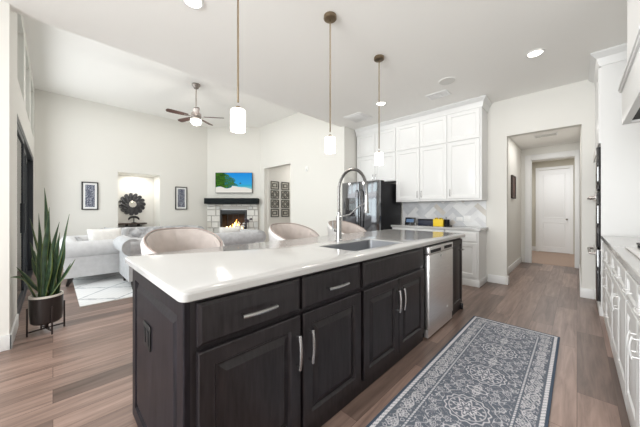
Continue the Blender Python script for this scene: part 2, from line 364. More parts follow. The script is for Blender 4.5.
for k, (y0, y1) in enumerate(TR):
    d = bpy.data.objects.new('window_%d' % (k+2), None); C.objects.link(d); d['kind'] = 'structure'
    mb = MB(); mb.box(XL-0.12, XL-0.08, y0, y0+0.05, TZ0, TZ1); mb.box(XL-0.12, XL-0.08, y1-0.05, y1, TZ0, TZ1); mb.box(XL-0.12, XL-0.08, y0+0.05, y1-0.05, TZ0, TZ0+0.05); mb.box(XL-0.12, XL-0.08, y0+0.05, y1-0.05, TZ1-0.05, TZ1)
    mb.build('window_frame', 'trim', d); MB().box(XL-0.103, XL-0.097, y0+0.05, y1-0.05, TZ0+0.05, TZ1-0.05).build('glass', 'glass', d)
for k, (y0, y1) in enumerate(((0.0, 1.42), (1.58, 3.0))):
    d = bpy.data.objects.new('window_%d' % (k+5), None); C.objects.link(d); d['kind'] = 'structure'
    mb = MB(); x0, x1 = XB-0.08, XB-0.03
    mb.box(x0, x1, y0, y0+0.05, 0.35, 2.6); mb.box(x0, x1, y1-0.05, y1, 0.35, 2.6); mb.box(x0, x1, y0+0.05, y1-0.05, 0.35, 0.4); mb.box(x0, x1, y0+0.05, y1-0.05, 2.55, 2.6); mb.box(x0, x1, y0+0.05, y1-0.05, 1.45, 1.5)
    mb.build('window_frame', 'trim', d); MB().box(XB-0.058, XB-0.052, y0+0.05, y1-0.05, 0.4, 2.55).build('glass', 'glass', d)
# patio outside the slider
sbox('ground', 'patio', -7, XL-0.14, YK+0.14, 14, -0.12, -0.03)
sbox('wall_patio', 'fence', -7, XL-0.2, 12.0, 12.2, -0.03, 2.6)

# ================================================================ ISLAND
IX0, IX1, IY0, IY1 = 0.355, 3.50, 1.02, 1.885
HT = 0.878
def carcass(root, m, x0, x1, dep, h, z0=0.0, stile=0.022, rails=()):
    """open-top cabinet body made of panels; local frame, front at y=0 looking to -y"""
    mb = MB(); t = 0.018
    mb.box(x0, x0+t, 0.02, dep, z0, h); mb.box(x1-t, x1, 0.02, dep, z0, h); mb.box(x0+t, x1-t, dep-t, dep, z0, h); mb.box(x0+t, x1-t, 0.02, dep-t, z0+0.08, z0+0.10)
    mb.box(x0, x1, 0, 0.02, z0, z0+0.075)                      # kick rail
    mb.box(x0, x0+stile, 0, 0.02, z0+0.075, h); mb.box(x1-stile, x1, 0, 0.02, z0+0.075, h); mb.box(x0+stile, x1-stile, 0, 0.02, h-0.03, h)
    for z in rails: mb.box(x0+stile, x1-stile, 0, 0.02, z-0.015, z+0.015)
    return mb.build('body', m, root)
ddz = (0.698, 0.862); doz = (0.085, 0.678)
G = 'espresso island base cabinets'
def island_cab(x0, x1, label, fronts, drawers, pulls, group=None):
    r = thing('base_cabinet', label, 'cabinet', (x0, IY0, 0), 0, group)
    carcass(r, 'dark', 0, x1-x0, IY1-IY0, HT, rails=(0.688,), stile=0.03 if x0 < 0.4 else 0.022)
    for a, b, h in drawers:
        o = MB().door(a-x0, b-x0, *ddz, rail=0, th=0.022).build('drawer_front', 'dark', r)
        if h: MB().pull((a+b)/2-x0, 0.775, 0.17, False, -0.022, r=0.008).build('handle', 'chrome', o)
    for (a, b), hx in zip(fronts, pulls):
        o = MB().door(a-x0, b-x0, *doz, rail=0.062, th=0.024, deep=0.014).build('door', 'dark', r)
        if hx is not None: MB().pull(hx-x0, 0.51, 0.17, True, -0.022, r=0.008).build('handle', 'chrome', o)
    return r
c1 = island_cab(0.355, 0.886, 'espresso island cabinet at the near corner, widest drawer with long nickel pull', [(0.376, 0.877)], [(0.376, 0.877, True)], [0.848])
# the outside end of the island: framed raised panel belongs to the corner cabinet
mb = MB(Matrix.Rotation(-pi/2, 4, 'Z') @ Matrix.Translation((0, 0, 0)))
mb.door(-(IY1-IY0), 0.0, 0.0, HT, rail=0.07, th=0.024, y=0.0, deep=0.017)
pn = mb.build('end_panel', 'darkend', c1)
c2 = island_cab(0.886, 1.411, 'espresso island cabinet second from near corner, one drawer over one door', [(0.896, 1.395)], [(0.896, 1.395, True)], [0.935])
c3 = island_cab(1.411, 2.40, 'espresso island sink cabinet with a long blank front over two doors', [(1.429, 1.897), (1.903, 2.372)], [(1.429, 2.372, False)], [1.862, 1.938])
# dishwasher
r = thing('dishwasher', 'stainless steel dishwasher built into the dark island', 'dishwasher', (2.42, IY0, 0))
MB().box(0.0, 0.68, 0.0, 0.60, 0.10, 0.865).build('tub', 'black', r)
o = MB().box(0.015, 0.665, -0.045, -0.001, 0.10, 0.79, bev=0.006).build('door', 'steel', r)
mb = MB(); mb.box(0.015, 0.665, -0.045, -0.001, 0.795, 0.862, bev=0.004); cp = mb.build('control_panel', 'steel', r)
mb = MB(); mb.box(0.05, 0.30, -0.048, -0.045, 0.806, 0.835); mb.box(0.40, 0.62, -0.048, -0.045, 0.812, 0.842); mb.build('display', 'blackside', cp)
MB().tube([(0.30, -0.046, 0.755), (0.30, -0.052, 0.755)], 0.012, 12).build('badge', 'chrome', o)
MB().prism([(0.47, 0.20), (0.49, 0.212), (0.51, 0.20), (0.49, 0.188)], 'y', -0.047, -0.045).build('badge', 'plate', o)
mb = MB(); mb.box(0.015, 0.665, -0.035, 0.0, 0.02, 0.095); mb.build('kick_plate', 'steel', r)
[MB().box(x, x+0.03, 0.02+y, 0.05+y, 0, 0.10).build('foot', 'black', r) for x in (0.04, 0.61) for y in (0, 0.5)]
# end cabinet
r = thing('base_cabinet', 'narrow espresso cabinet at the island end past the dishwasher', 'cabinet', (3.115, IY0, 0))
carcass(r, 'dark', 0, 0.385, IY1-IY0, HT, z0=0.0)
o = MB().door(0.012, 0.375, 0.085, 0.862, rail=0.055, th=0.022).build('door', 'dark', r)
MB().pull(0.28, 0.74, 0.12, False, -0.022, r=0.006).build('handle', 'chrome', o)
o = MB(); o.box(0.362, 0.395, -0.03, 0.0, 0.0, 0.075, bev=0.006); o.build('foot', 'dark', r)
# worktop with the sink cut-out
CX0, CX1, CY0, CY1 = 0.312, 3.60, 0.985, 2.03; SX0, SX1, SY0_, SY1_ = 1.485, 2.22, 1.115, 1.485
O = lambda i, z: rrect(CX0+i, CX1-i, CY0+i, CY1-i, 0.03, z)
H = lambda z, i=0: rrect(SX0-i, SX1+i, SY0_-i, SY1_+i, 0.03, z)
mb = MB(); mb.rings([H(0.88), O(0.004, 0.88), O(0, 0.884), O(0, 0.908), O(0.004, 0.916), O(0.012, 0.92), H(0.92, 0.002), H(0.918)], torus=True)
tag(mb.build('countertop', 'quartz'), 'long white polished quartz worktop of the dark kitchen island', 'countertop')
# sink
r = thing('kitchen_sink', 'rectangular undermount steel sink set in the island worktop', 'sink', (0, 0, 0))
mb = MB(); S = lambda i, z: rrect(SX0-i, SX1+i, SY0_-i, SY1_+i, 0.03, z)
mb.rings([S(-0.0015, 0.868), S(-0.0015, 0.912), S(-0.004, 0.910), S(-0.006, 0.74), S(-0.02, 0.69), S(-0.02, 0.687), S(-0.002, 0.73), S(-0.0015, 0.86)], torus=False, cap0=False, cap1=False)
mb.f([mb.v(p) for p in S(-0.02, 0.69)]); mb.build('basin', 'sinksteel', r)
MB().lathe([(0.045, 0.692), (0.045, 0.696), (0.03, 0.694)], 20, 1.86, 1.36).build('drain', 'chrome', r)
# faucet
FX, FY = 1.885, 1.60
r = thing('kitchen_faucet', 'tall spring-neck pull-down faucet behind the island sink', 'faucet', (FX, FY, 0.92))
MB().lathe([(0.034, 0), (0.034, 0.008), (0.026, 0.014), (0.024, 0.20), (0.028, 0.205), (0.028, 0.225), (0.018, 0.235), (0.016, 0.27)], 20).build('base', 'chrome', r)
MB().tube([(0, 0, 0.10), (-0.045, 0.02, 0.10)], 0.016).tube([(-0.045, 0.02, 0.10), (-0.052, 0.024, 0.10), (-0.056, 0.026, 0.19)], [0.008, 0.008, 0.005]).build('lever_handle', 'chrome', r)
path = [(0, 0, 0.27 + 0.05*k) for k in range(5)]
RR = 0.155
for k in range(1, 17): a = pi - pi*k/16; path.append((0, -(RR + RR*cos(a)), 0.470 + 1.20*RR*sin(a)))
path += [(0, -2*RR, 0.44), (0, -2*RR, 0.40)]
MB().tube(path, 0.0095, 10).build('hose', 'coil', r)
# spring: a real helix around the hose path
hp = []; tot = 0; seglen = [(Vector(path[i+1])-Vector(path[i])).length for i in range(len(path)-1)]; L = sum(seglen); turns = 62; ns = turns*8
def on_path(d):
    i = 0
    while i < len(seglen)-1 and d > seglen[i]: d -= seglen[i]; i += 1
    a, b = Vector(path[i]), Vector(path[i+1]); return a + (b-a)*min(1, d/seglen[i]), (b-a).normalized()
for k in range(ns+1):
    p, t = on_path(L*k/ns); nx = Vector((1, 0, 0)); ny = t.cross(nx); ph = 2*pi*k/8
    hp.append(p + 0.0125*(cos(ph)*nx + sin(ph)*ny))
MB().tube(hp, 0.0032, 5).build('spring', 'coil', r)
mb = MB(); yy = -2*RR
mb.rings([[(rr*cos(2*pi*i/16), yy+rr*sin(2*pi*i/16), z) for i in range(16)] for rr, z in ((0.014, 0.42), (0.017, 0.40), (0.017, 0.33), (0.021, 0.31), (0.023, 0.27), (0.020, 0.262))]); mb.build('spray_head', 'chrome', r)
mb = MB(); mb.tube([(0, -0.01, 0.245), (0, -0.06, 0.235), (0, -0.13, 0.25), (0, -0.20, 0.30), (0, -0.26, 0.335), (0, -2*RR+0.015, 0.345)], 0.006, 8)
mb.rings([[(rr*cos(2*pi*i/16), yy+rr*sin(2*pi*i/16), z) for i in range(16)] for rr, z in ((0.022, 0.335), (0.022, 0.358))]); mb.build('support_arm', 'chrome', r)
# outlet on the island end
r = thing('wall_outlet', 'black power outlet on the end panel of the dark island', 'outlet', (IX0-0.0245, 1.525, 0.585), -pi/2)
MB().box(-0.06, 0.06, -0.006, 0.001, -0.06, 0.06, bev=0.003).build('cover_plate', 'black', r)
[MB().box(x-0.017, x+0.017, -0.009, -0.006, -0.035, 0.035, bev=0.002).build('socket', 'blackside', r) for x in (-0.028, 0.028)]

# ================================================================ BACK WALL CABINETS (front looks to -X)
def bw(x, y): return (x, y, 0)
def white_unit(name, label, cat, xfront, ytop, width, dep, z0, z1, doors, drawers=(), kick=False, group=None, raised=True):
    r = thing(name, label, cat, (xfront, ytop, 0), -pi/2, group)
    mb = MB(); mb.box(0, width, 0.0, dep, z0, z1); mb.build('body', 'white', r)
    for a, b, c, e, hx, hz in doors:
        o = MB().door(a, b, c, e, rail=0.055, th=0.02, raised=raised, deep=0.010).build('door', 'white', r)
        if hx is not None: MB().pull(hx, hz, 0.12, True, -0.02, r=0.005, out=0.025).build('handle', 'chrome', o)
    for a, b, c, e in drawers:
        o = MB().door(a, b, c, e, rail=0, th=0.02).build('drawer_front', 'white', r)
        MB().pull((a+b)/2, (c+e)/2, 0.12, False, -0.02, r=0.005, out=0.025).build('handle', 'chrome', o)
    return r
UX = 4.77; UD = XF-0.001-UX
ZT = 2.90
# over the fridge: 3.50 .. 2.58
white_unit('wall_cabinet', 'white four-door cabinet high above the black refrigerator', 'cabinet', UX, 3.515, 0.953, UD, 1.79, ZT,
    [(0.01, 0.473, 1.80, 2.35, 0.44, 1.90), (0.479, 0.943, 1.80, 2.35, 0.512, 1.90), (0.01, 0.473, 2.37, 2.84, None, 0), (0.479, 0.943, 2.37, 2.84, None, 0)])
white_unit('wall_cabinet', 'white double wall cabinet over the marble backsplash beside the refrigerator', 'cabinet', UX, 2.562, 0.967, UD, 1.37, ZT,
    [(0.01, 0.480, 1.40, 2.35, 0.445, 1.50), (0.486, 0.957, 1.40, 2.35, 0.521, 1.50), (0.01, 0.480, 2.37, 2.84, None, 0), (0.486, 0.957, 2.37, 2.84, None, 0)])
white_unit('wall_cabinet', 'white single-width wall cabinet at the end nearest the hall opening', 'cabinet', UX, 1.595, 0.515, UD, 1.37, ZT,
    [(0.01, 0.49, 1.40, 2.35, 0.05, 1.50), (0.01, 0.49, 2.37, 2.84, None, 0)])
# crown moulding round the uppers
def crown(path, z0, z1, out, name, m='white'):
    """path: list of (x, y, nx, ny) with outward directions; profile steps outward as it rises"""
    prof = [(0.0, z0), (0.012, z0), (0.018, z0+0.02), (out*0.45, z0+(z1-z0)*0.55), (out, z1-0.018), (out, z1), (0.0, z1)]
    mb = MB(); mb.rings([[(x+nx*o, y+ny*o, z) for o, z in prof] for x, y, nx, ny in path]); return mb.build(name, m)
struct(crown([(UX, 3.53, -1, 0), (UX, 1.08, -1, -1), (XF-0.002, 1.08, 0, -1)], 2.85, 2.999, 0.07, 'trim_2'))
# base cabinets
BX = 4.66; BD = XF-BX-0.001
for k, (yt, lab) in enumerate(((2.59, 'white base cabinet under the back counter, next to the refrigerator'), (2.10, 'white base cabinet in the middle of the back counter run'), (1.60, 'white base cabinet at the back counter end by the hall opening'))):
    wd = 0.49 if k < 2 else 0.505
    r = white_unit('base_cabinet', lab, 'cabinet', BX, yt, wd, BD, 0, 0.878, [(0.02, wd-0.02, 0.14, 0.68, None, 0)], [(0.02, wd-0.02, 0.70, 0.86)], group='white base cabinets of the back counter')
    del r['group']
    if k == 2: MB().box(-0.0, wd+0.012, -0.012, BD, 0, 0.10, bev=0.003).build('plinth', 'white', r)
mb = MB(); O = lambda i, z: rrect(BX-0.03+i, XF-0.001, 1.065+i, 2.605, 0.006, z, 2)
mb.rings([O(0.003, 0.88), O(0, 0.883), O(0, 0.915), O(0.004, 0.92)]); tag(mb.build('countertop', 'quartz'), 'white quartz counter along the wall beneath the marble backsplash', 'countertop')
# herringbone backsplash
def clip(poly, x0, x1, y0, y1):
    for ax, v, sg in ((0, x0, 1), (0, x1, -1), (1, y0, 1), (1, y1, -1)):
        out = []
        for i in range(len(poly)):
            a, b = poly[i], poly[(i+1) % len(poly)]; da, db = sg*(a[ax]-v), sg*(b[ax]-v)
            if da >= 0: out.append(a)
            if (da >= 0) != (db >= 0): t = da/(da-db); out.append((a[0]+(b[0]-a[0])*t, a[1]+(b[1]-a[1])*t))
        poly = out
        if not poly: return None
    return poly
mb = MB(); mb.mi = 0; mb.box(XF-0.006, XF-0.0005, 1.095, 2.605, 0.921, 1.368)
rnd = random.Random(3); Wt, Lt = 0.082, 0.246; c45 = math.sqrt(0.5)
for i in range(-20, 40):
    for j in range(-30, 30):
        for hor in (0, 1):
            # herringbone lattice: step (W,W) along the stair and (L,-L)... laid in the turned frame
            u = i*Wt + j*Lt; v = i*Wt - j*Lt
            q = [(u, v), (u+Lt, v), (u+Lt, v+Wt), (u, v+Wt)] if hor else [(u, v+Wt), (u+Wt, v+Wt), (u+Wt, v+Wt+Lt), (u, v+Wt+Lt)]
            cu, cv = sum(p[0] for p in q)/4, sum(p[1] for p in q)/4
            q = [(cu+(p[0]-cu)*(1-0.004/abs(p[0]-cu)/2), cv+(p[1]-cv)*(1-0.004/abs(p[1]-cv)/2)) for p in q]
            q = [((p[0]-p[1])*c45+1.8, (p[0]+p[1])*c45+1.1) for p in q]
            q = clip(q, 1.097, 2.603, 0.923, 1.366)
            mb.mi = 1 + rnd.choice((0, 0, 0, 1, 1, 2, 2, 3) if rnd.random() < .5 else (0, 1, 2))
            if q and len(q) > 2:
                mb.prism(q, 'x', XF-0.006, XF-0.010)
tag(mb.build('backsplash', ['tilegrout', 'marble1', 'marble2', 'marble3', 'marble4'], smooth=False), 'grey and white herringbone marble backsplash under the wall cabinets', 'backsplash')
# outlets on the backsplash
for y, wd, lab in ((1.510, 0.105, 'wide white switch plate on the backsplash, nearer the yellow box'), (1.387, 0.115, 'white outlet plate on the backsplash nearest the hall opening')):
    r = thing('wall_outlet', lab, 'outlet', (XF-0.010, y, 1.05 if y > 1.4 else 1.06), -pi/2)
    h = 0.034 if y > 1.4 else 0.05
    MB().box(-wd/2, wd/2, -0.006, 0.0, -h, h, bev=0.002).build('cover_plate', 'plate', r)
    [MB().box(x-0.016, x+0.016, -0.009, -0.006, -0.022, 0.022, bev=0.002).build('socket', 'plate', r) for x in (-0.025, 0.025)]

# refrigerator
r = thing('refrigerator', 'glossy black french-door refrigerator with curved handles in the corner alcove', 'refrigerator', (4.30, 3.505, 0), -pi/2)
FW = 0.895
MB().box(0.0, FW, 0.0, 0.76, 0.06, 1.735, bev=0.006).build('body', 'blackside', r)
for a, b, hx in ((0.002, FW/2-0.002, FW/2-0.05), (FW/2+0.002, FW-0.002, FW/2+0.05)):
    o = MB().box(a, b, -0.075, -0.004, 0.72, 1.77, bev=0.014, seg=3).build('door', 'blackgloss', r)
    MB().tube([(hx, -0.075, 0.85), (hx, -0.12, 0.87), (hx, -0.14, 1.2), (hx, -0.12, 1.58), (hx, -0.075, 1.60)], 0.013, 10).build('handle', 'blackgloss', o)
o = MB().box(0.10, 0.34, -0.079, -0.075, 1.08, 1.45, bev=0.003).build('water_dispenser', 'glassblack', r)
o = MB().box(0.002, FW-0.002, -0.075, -0.004, 0.08, 0.71, bev=0.014, seg=3).build('freezer_drawer', 'blackgloss', r)
MB().tube([(0.06, -0.075, 0.62), (0.08, -0.12, 0.62), (FW/2, -0.13, 0.62), (FW-0.08, -0.12, 0.62), (FW-0.06, -0.075, 0.62)], 0.013, 10).build('handle', 'blackgloss', o)
MB().box(0.0, FW, 0.0, 0.10, 1.736, 1.77, bev=0.004).build('hinge_cover', 'blackside', r)
[MB().box(x, x+0.05, y, y+0.05, 0, 0.06).build('foot', 'blackside', r) for x in (0.03, FW-0.08) for y in (0.03, 0.65)]

# counter objects
r = thing('smart_display', 'small dark tablet display on the back counter beside the refrigerator', 'display', (4.88, 2.33, 0.921), -pi/2)
mb = MB(Matrix.Rotation(radians(-14), 4, 'X')); mb.box(-0.105, 0.105, -0.012, 0.012, 0.0, 0.145, bev=0.005); mb.build('case', 'glassblack', r)
mb = MB(Matrix.Rotation(radians(-14), 4, 'X')); mb.box(-0.075, 0.075, -0.0135, -0.0125, 0.05, 0.115); mb.build('screen', 'screen', r)
MB().box(-0.06, 0.06, 0.0, 0.09, 0.0, 0.035, bev=0.008).build('stand', 'blackside', r)
r = thing('storage_box', 'low navy box on the back counter partly behind the yellow box', 'box', (4.93, 1.93, 0.921), -pi/2)
MB().box(-0.24, 0.22, -0.05, 0.08, 0.0, 0.10, bev=0.006).build('body', 'navy', r)
MB().box(-0.243, 0.223, -0.053, 0.083, 0.095, 0.118, bev=0.004).build('lid', 'blackside', r)
r = thing('card_box', 'bright yellow card box with tabs on the back counter', 'box', (4.82, 1.765, 0.921), -pi/2)
MB().box(-0.085, 0.085, -0.03, 0.03, 0.0, 0.125, bev=0.003).build('body', 'yellow', r)
[MB().box(a, a+0.04, -0.03, 0.03, 0.125, 0.15, bev=0.003).build('tab', 'yellow', r) for a in (-0.055, 0.02)]
[MB().tube([(x, -0.03, 0.137), (x, -0.033, 0.137)], 0.010, 10).build('clasp', 'blackside', r) for x in (-0.035, 0.04)]
r = thing('pen_holder', 'black caddy standing right of the yellow box on the back counter', 'caddy', (4.90, 1.65, 0.921))
MB().lathe([(0.04, 0), (0.045, 0.02), (0.045, 0.12), (0.038, 0.12), (0.036, 0.02)], 16).build('cup', 'blackside', r)
mb = MB(); mb.tube([(0, 0.01, 0.03), (0.02, 0.02, 0.165)], 0.006, 6); mb.build('pen', 'navy', r)
r = thing('reading_glasses', 'folded black eyeglasses lying on the back counter', 'glasses', (4.74, 1.58, 0.921))
mb = MB()
for s in (-1, 1): mb.tube([(0.0, s*0.035+0.026*cos(a), 0.018+0.017*sin(a)) for a in [2*pi*k/12 for k in range(13)]], 0.004, 6)
mb.tube([(0, -0.01, 0.02), (0, 0.01, 0.02)], 0.003, 6); mb.build('rim', 'black', r)
mb = MB(); mb.tube([(0, 0.062, 0.02), (0.02, 0.055, 0.006), (0.03, -0.05, 0.004)], 0.003, 6); mb.tube([(0, -0.062, 0.02), (0.03, -0.06, 0.008), (0.045, 0.05, 0.004)], 0.003, 6); mb.build('temple', 'black', r)

# ================================================================ RIGHT RUN (front looks to +Y)
RY = -0.225; RD = RY - YR - 0.001
def right_cab(xhi, xlo, label, kind):
    r = thing('base_cabinet', label, 'cabinet', (xhi, RY, 0), pi); W = xhi-xlo
    MB().box(0, W, 0, RD, 0.0, 0.878).build('body', 'white', r); MB().box(0, W, -0.012, 0.0, 0, 0.09, bev=0.003).build('plinth', 'white', r)
    def dr(a, b, c, e, rail=0.04):
        o = MB().door(a, b, c, e, rail=rail, th=0.02, raised=False).build('drawer_front', 'white', r); MB().pull((a+b)/2, (c+e)/2, 0.11, False, -0.02, r=0.004, out=0.02).build('handle', 'palenickel', o)
    def do(a, b, c, e, hx):
        o = MB().door(a, b, c, e, rail=0.055, th=0.02).build('door', 'white', r); MB().pull(hx, e-0.12, 0.11, True, -0.02, r=0.004, out=0.02).build('handle', 'palenickel', o)
    g = 0.012
    if kind == 'drawers':
        for c, e in ((0.11, 0.36), (0.38, 0.62), (0.64, 0.85)): dr(g, W-g, c, e)
    elif kind == 'door': dr(g, W-g, 0.70, 0.85, 0.03); do(g, W-g, 0.11, 0.68, W-0.05)
    else: dr(g, W/2-0.004, 0.70, 0.85, 0.03); dr(W/2+0.004, W-g, 0.70, 0.85, 0.03); do(g, W/2-0.004, 0.11, 0.68, W/2-0.04); do(W/2+0.004, W-g, 0.11, 0.68, W/2+0.04)
    return r
right_cab(4.365, 3.90, 'white base cabinet beside the wall oven, farthest of the right-hand run', 'door')
right_cab(3.899, 3.26, 'white drawer cabinet second from the wall oven on the right', 'drawers')
right_cab(3.259, 2.36, 'white double cabinet beneath the cooktop on the right', 'double')
right_cab(2.359, 1.55, 'nearest visible white base cabinet at the right edge of the picture', 'double')
mb = MB(); O = lambda i, z: rrect(1.52+i, 4.365, YR+0.001, -0.195-i, 0.006, z, 2)
mb.rings([O(0.003, 0.88), O(0, 0.883), O(0, 0.915), O(0.004, 0.92)]); tag(mb.build('countertop', 'quartz'), 'white quartz counter holding the black cooktop, at the right', 'countertop')
# cooktop
r = thing('gas_cooktop', 'black gas cooktop with iron grates on the right-hand counter', 'cooktop', (2.62, -0.52, 0.9205))
MB().box(-0.42, 0.42, -0.26, 0.26, 0, 0.012, bev=0.005).build('glass_top', 'steel', r)
for cx in (-0.27, 0.0, 0.27):
    mb = MB(); t = 0.007
    for yy in (-0.22, -0.07, 0.07, 0.20): mb.box(cx-0.125, cx+0.125, yy-t, yy+t, 0.035, 0.05, bev=0.002)
    for xx in (-0.12, 0, 0.12): mb.box(cx+xx-t, cx+xx+t, -0.22, 0.20, 0.035, 0.05, bev=0.002)
    for xx in (-0.12, 0.12):
        for yy in (-0.215, 0.195): mb.box(cx+xx-t, cx+xx+t, yy-t, yy+t, 0.012, 0.036)
    mb.build('grate', 'iron', r)
    for yy in (-0.14, 0.12): MB().lathe([(0.045, 0.012), (0.045, 0.022), (0.03, 0.03)], 16, cx, yy).build('burner', 'iron', r)
# tall oven cabinet
TY = -0.195
r = thing('oven_cabinet', 'tall white cabinet housing the wall ovens, its side panel facing the counter', 'cabinet', (5.13, TY, 0), pi)
TD = TY - YR - 0.001; TW = 5.13-4.38
mb = MB(); mb.box(0, 0.03, 0, TD, 0, ZT+0.05); mb.box(TW-0.02, TW, 0, TD, 0, ZT+0.05); mb.box(0.03, TW-0.02, 0.0, TD, 1.955, ZT+0.05); mb.box(0.03, TW-0.02, 0.0, TD, 0, 0.13); mb.box(0.03, TW-0.02, TD-0.02, TD, 0.13, 1.955); mb.build('body', 'white', r)
for a, b in ((0.012, TW/2-0.003), (TW/2+0.003, TW-0.012)):
    MB().door(a, b, 1.975, 2.84, rail=0.055, th=0.02).build('door', 'white', r)
MB().box(-0.0, TW, -0.012, 0, 0, 0.10, bev=0.003).build('plinth', 'white', r)
struct(crown([(5.13, TY, 0, 1), (4.38, TY, -1, 1), (4.38, YR+0.002, -1, 0)], 2.85, 2.999, 0.085, 'trim_3'))
r = thing('wall_oven', 'stainless and black built-in double wall oven seen edge-on', 'oven', (5.095, TY, 0.135), pi)
OW = 0.69
MB().box(0.01, OW-0.01, 0.003, 0.55, 0, 1.81).build('case', 'blackside', r)
for z0, z1 in ((0.02, 0.62), (0.65, 1.28), (1.31, 1.80)):
    o = MB().box(0.0, OW, -0.035, 0.0, z0, z1, bev=0.006).build('oven_door', 'glassblack', r)
    MB().box(0.0, OW, -0.04, -0.0355, z1-0.09, z1-0.012, bev=0.002).build('trim_strip', 'steel', o)
    if z0 < 1.2: MB().tube([(0.05, -0.035, z1-0.055), (0.05, -0.085, z1-0.055), (OW-0.05, -0.085, z1-0.055), (OW-0.05, -0.035, z1-0.055)], 0.013, 10).build('handle', 'nickel', o)
# hood
r = thing('range_hood', 'white boxed range hood with dark vent underside above the cooktop', 'hood', (3.05, 0, 0), pi)
HY = -0.245; 
mb = MB(); z0, z1 = 1.86, 2.11
# rim of the lower box, hollow underneath
def P(x0, x1, y0, y1, a, b): mb.box(x0, x1, y0, y1, a, b, bev=0.003)
P(0, 0.95, 0.245, 0.285, z0, z1); P(0, 0.95, 0.79, 0.838, z0, z1); P(0, 0.05, 0.285, 0.79, z0, z1); P(0.90, 0.95, 0.285, 0.79, z0, z1); mb.box(0.05, 0.90, 0.285, 0.79, z1-0.05, z1)
mb.build('canopy', 'white', r)
mb = MB(); mb.box(-0.012, 0.962, 0.233, 0.838, z1, z1+0.018, bev=0.004); mb.box(-0.02, 0.97, 0.225, 0.838, z1+0.018, z1+0.035, bev=0.004); mb.build('moulding', 'white', r)
MB().box(0.02, 0.93, 0.27, 0.838, z1+0.035, 2.999).build('chimney', 'white', r)
mb = MB(); mb.box(0.052, 0.898, 0.287, 0.788, 1.875, 1.885); mb.build('vent_surround', 'black', r)
[MB().box(0.12+0.37*k, 0.12+0.37*k+0.34, 0.35, 0.72, 1.868, 1.875, bev=0.002).build('filter', 'steel', r) for k in range(2)]

# ================================================================ RUG RUNNER
def rug_fn(u, v, Lx=2.45, Ly=0.72):
    x = u*Lx; y = (v-0.5)*Ly; dk = (0.125, 0.142, 0.175); lt = (0.72, 0.70, 0.72); md = (0.28, 0.30, 0.335)
    e = min(Ly/2-abs(y), x, Lx-x)
    if e < 0.014: return (0.06, 0.085, 0.125)
    if e < 0.036: return lt if (int(x*160)+int((y+9)*160)) % 5 else md
    if e < 0.048: return dk
    tt = lambda f: max(0.0, min(1.0, f))
    def mix(k): k = tt(k); return tuple(a+(b-a)*k for a, b in zip(dk, lt))
    if e < 0.135:
        # scrolling vine and rosettes in the border
        side = e == Ly/2-abs(y); s = (x if side else y+3.0); c = e-0.092
        p = 0.20; q = (s/p) % 1.0
        vine = abs(c - 0.024*sin(2*pi*s/p))
        k = 1.0 - vine/0.006
        for cq, cc in ((0.25, -0.012), (0.75, 0.012)):
            dx = (q-cq)*p; dy = c-cc; rr = math.hypot(dx, dy); an = math.atan2(dy, dx)
            R0 = 0.026+0.005*cos(6*an)
            k = max(k, 1.2-abs(rr-R0)/0.0045, 1.3-rr/0.008, 1-abs(rr-0.014)/0.003)
        for cq, cc in ((0.0, 0.02), (0.5, -0.02), (0.5, 0.026), (0.0, -0.028)):
            dx = min(abs(q-cq), abs(q-cq-1))*p; dy = c-cc; an = math.atan2(dy, dx); rr = math.hypot(dx, dy)
            k = max(k, 1-abs(rr-0.010-0.008*an/3)/0.003)
        nn = sin(75*s+1.8*sin(90*c))+sin(95*c+1.6*sin(70*s)); k = max(k, 0.8-abs(nn)/0.35)
        return mix(k)
    if e < 0.143: return dk
    if e < 0.152: return lt if int(x*90+y*90) % 2 else md
    if e < 0.158: return dk
    # field: medallions every 0.45 m with vines between them
    ay = abs(y); mx = (x - 0.85 + 0.225) % 0.455 - 0.2275
    rr = math.hypot(mx, y*1.0); an = math.atan2(y, mx)
    k = 0.0
    if rr < 0.135:
        k = max(k, 1.2-abs(rr-0.118-0.006*cos(14*an))/0.005, 1.2-abs(rr-0.098)/0.003)
        R1 = 0.060+0.016*cos(8*an); k = max(k, 1.3-abs(rr-R1)/0.006, 1.3-rr/0.014, 1-abs(rr-0.030-0.008*cos(8*an))/0.004)
        k = max(k, 0.9*(cos(8*an) > 0.5 and 0.030 < rr < 0.055))
        k = max(k, 0.7*(cos(16*an) > 0.55 and 0.080 < rr < 0.094))
    else:
        g = abs(mx)-0.2275
        r2 = math.hypot(g, y); a2 = math.atan2(y, g)
        k = max(k, 1.2-abs(r2-0.045-0.012*cos(4*a2))/0.005, 1.2-r2/0.010)
        sp = (rr*36 + an*1.0) % 1.0
        k = max(k, 1-abs(sin(mx*58)*0.022+0.150-ay)/0.005, 1-abs(sin(mx*58+2)*0.022+0.105-ay)/0.004)
        for sx in (-1, 1):
            for cx, cy in ((0.13, 0.155), (0.20, 0.10), (0.07, 0.175), (0.165, 0.055)):
                dx, dy = mx-sx*cx, ay-cy; r3 = math.hypot(dx, dy); a3 = math.atan2(dy, dx*sx)
                k = max(k, 1.1-abs(r3-0.016-0.005*cos(5*a3))/0.0035, 1-r3/0.006)
        nn = sin(70*abs(mx)+1.8*sin(62*ay))+sin(78*ay+1.8*sin(58*abs(mx))); k = max(k, 0.85-abs(nn)/0.30, 0.6-abs(nn-1.3)/0.2)
    return mix(k)
r = thing('runner_rug', 'slate blue and grey patterned runner rug on the kitchen floor', 'rug', (0.90, 0.115, 0.0))
Z0 = 0.011
painted('woven_face', 'rugpat', r, 2.45, 0.72, 700, 206, rug_fn, lambda a, b: (a, b, Z0))
MB().box(0, 2.45, 0, 0.72, 0.001, 0.0105).build('backing', 'rugedge', r)

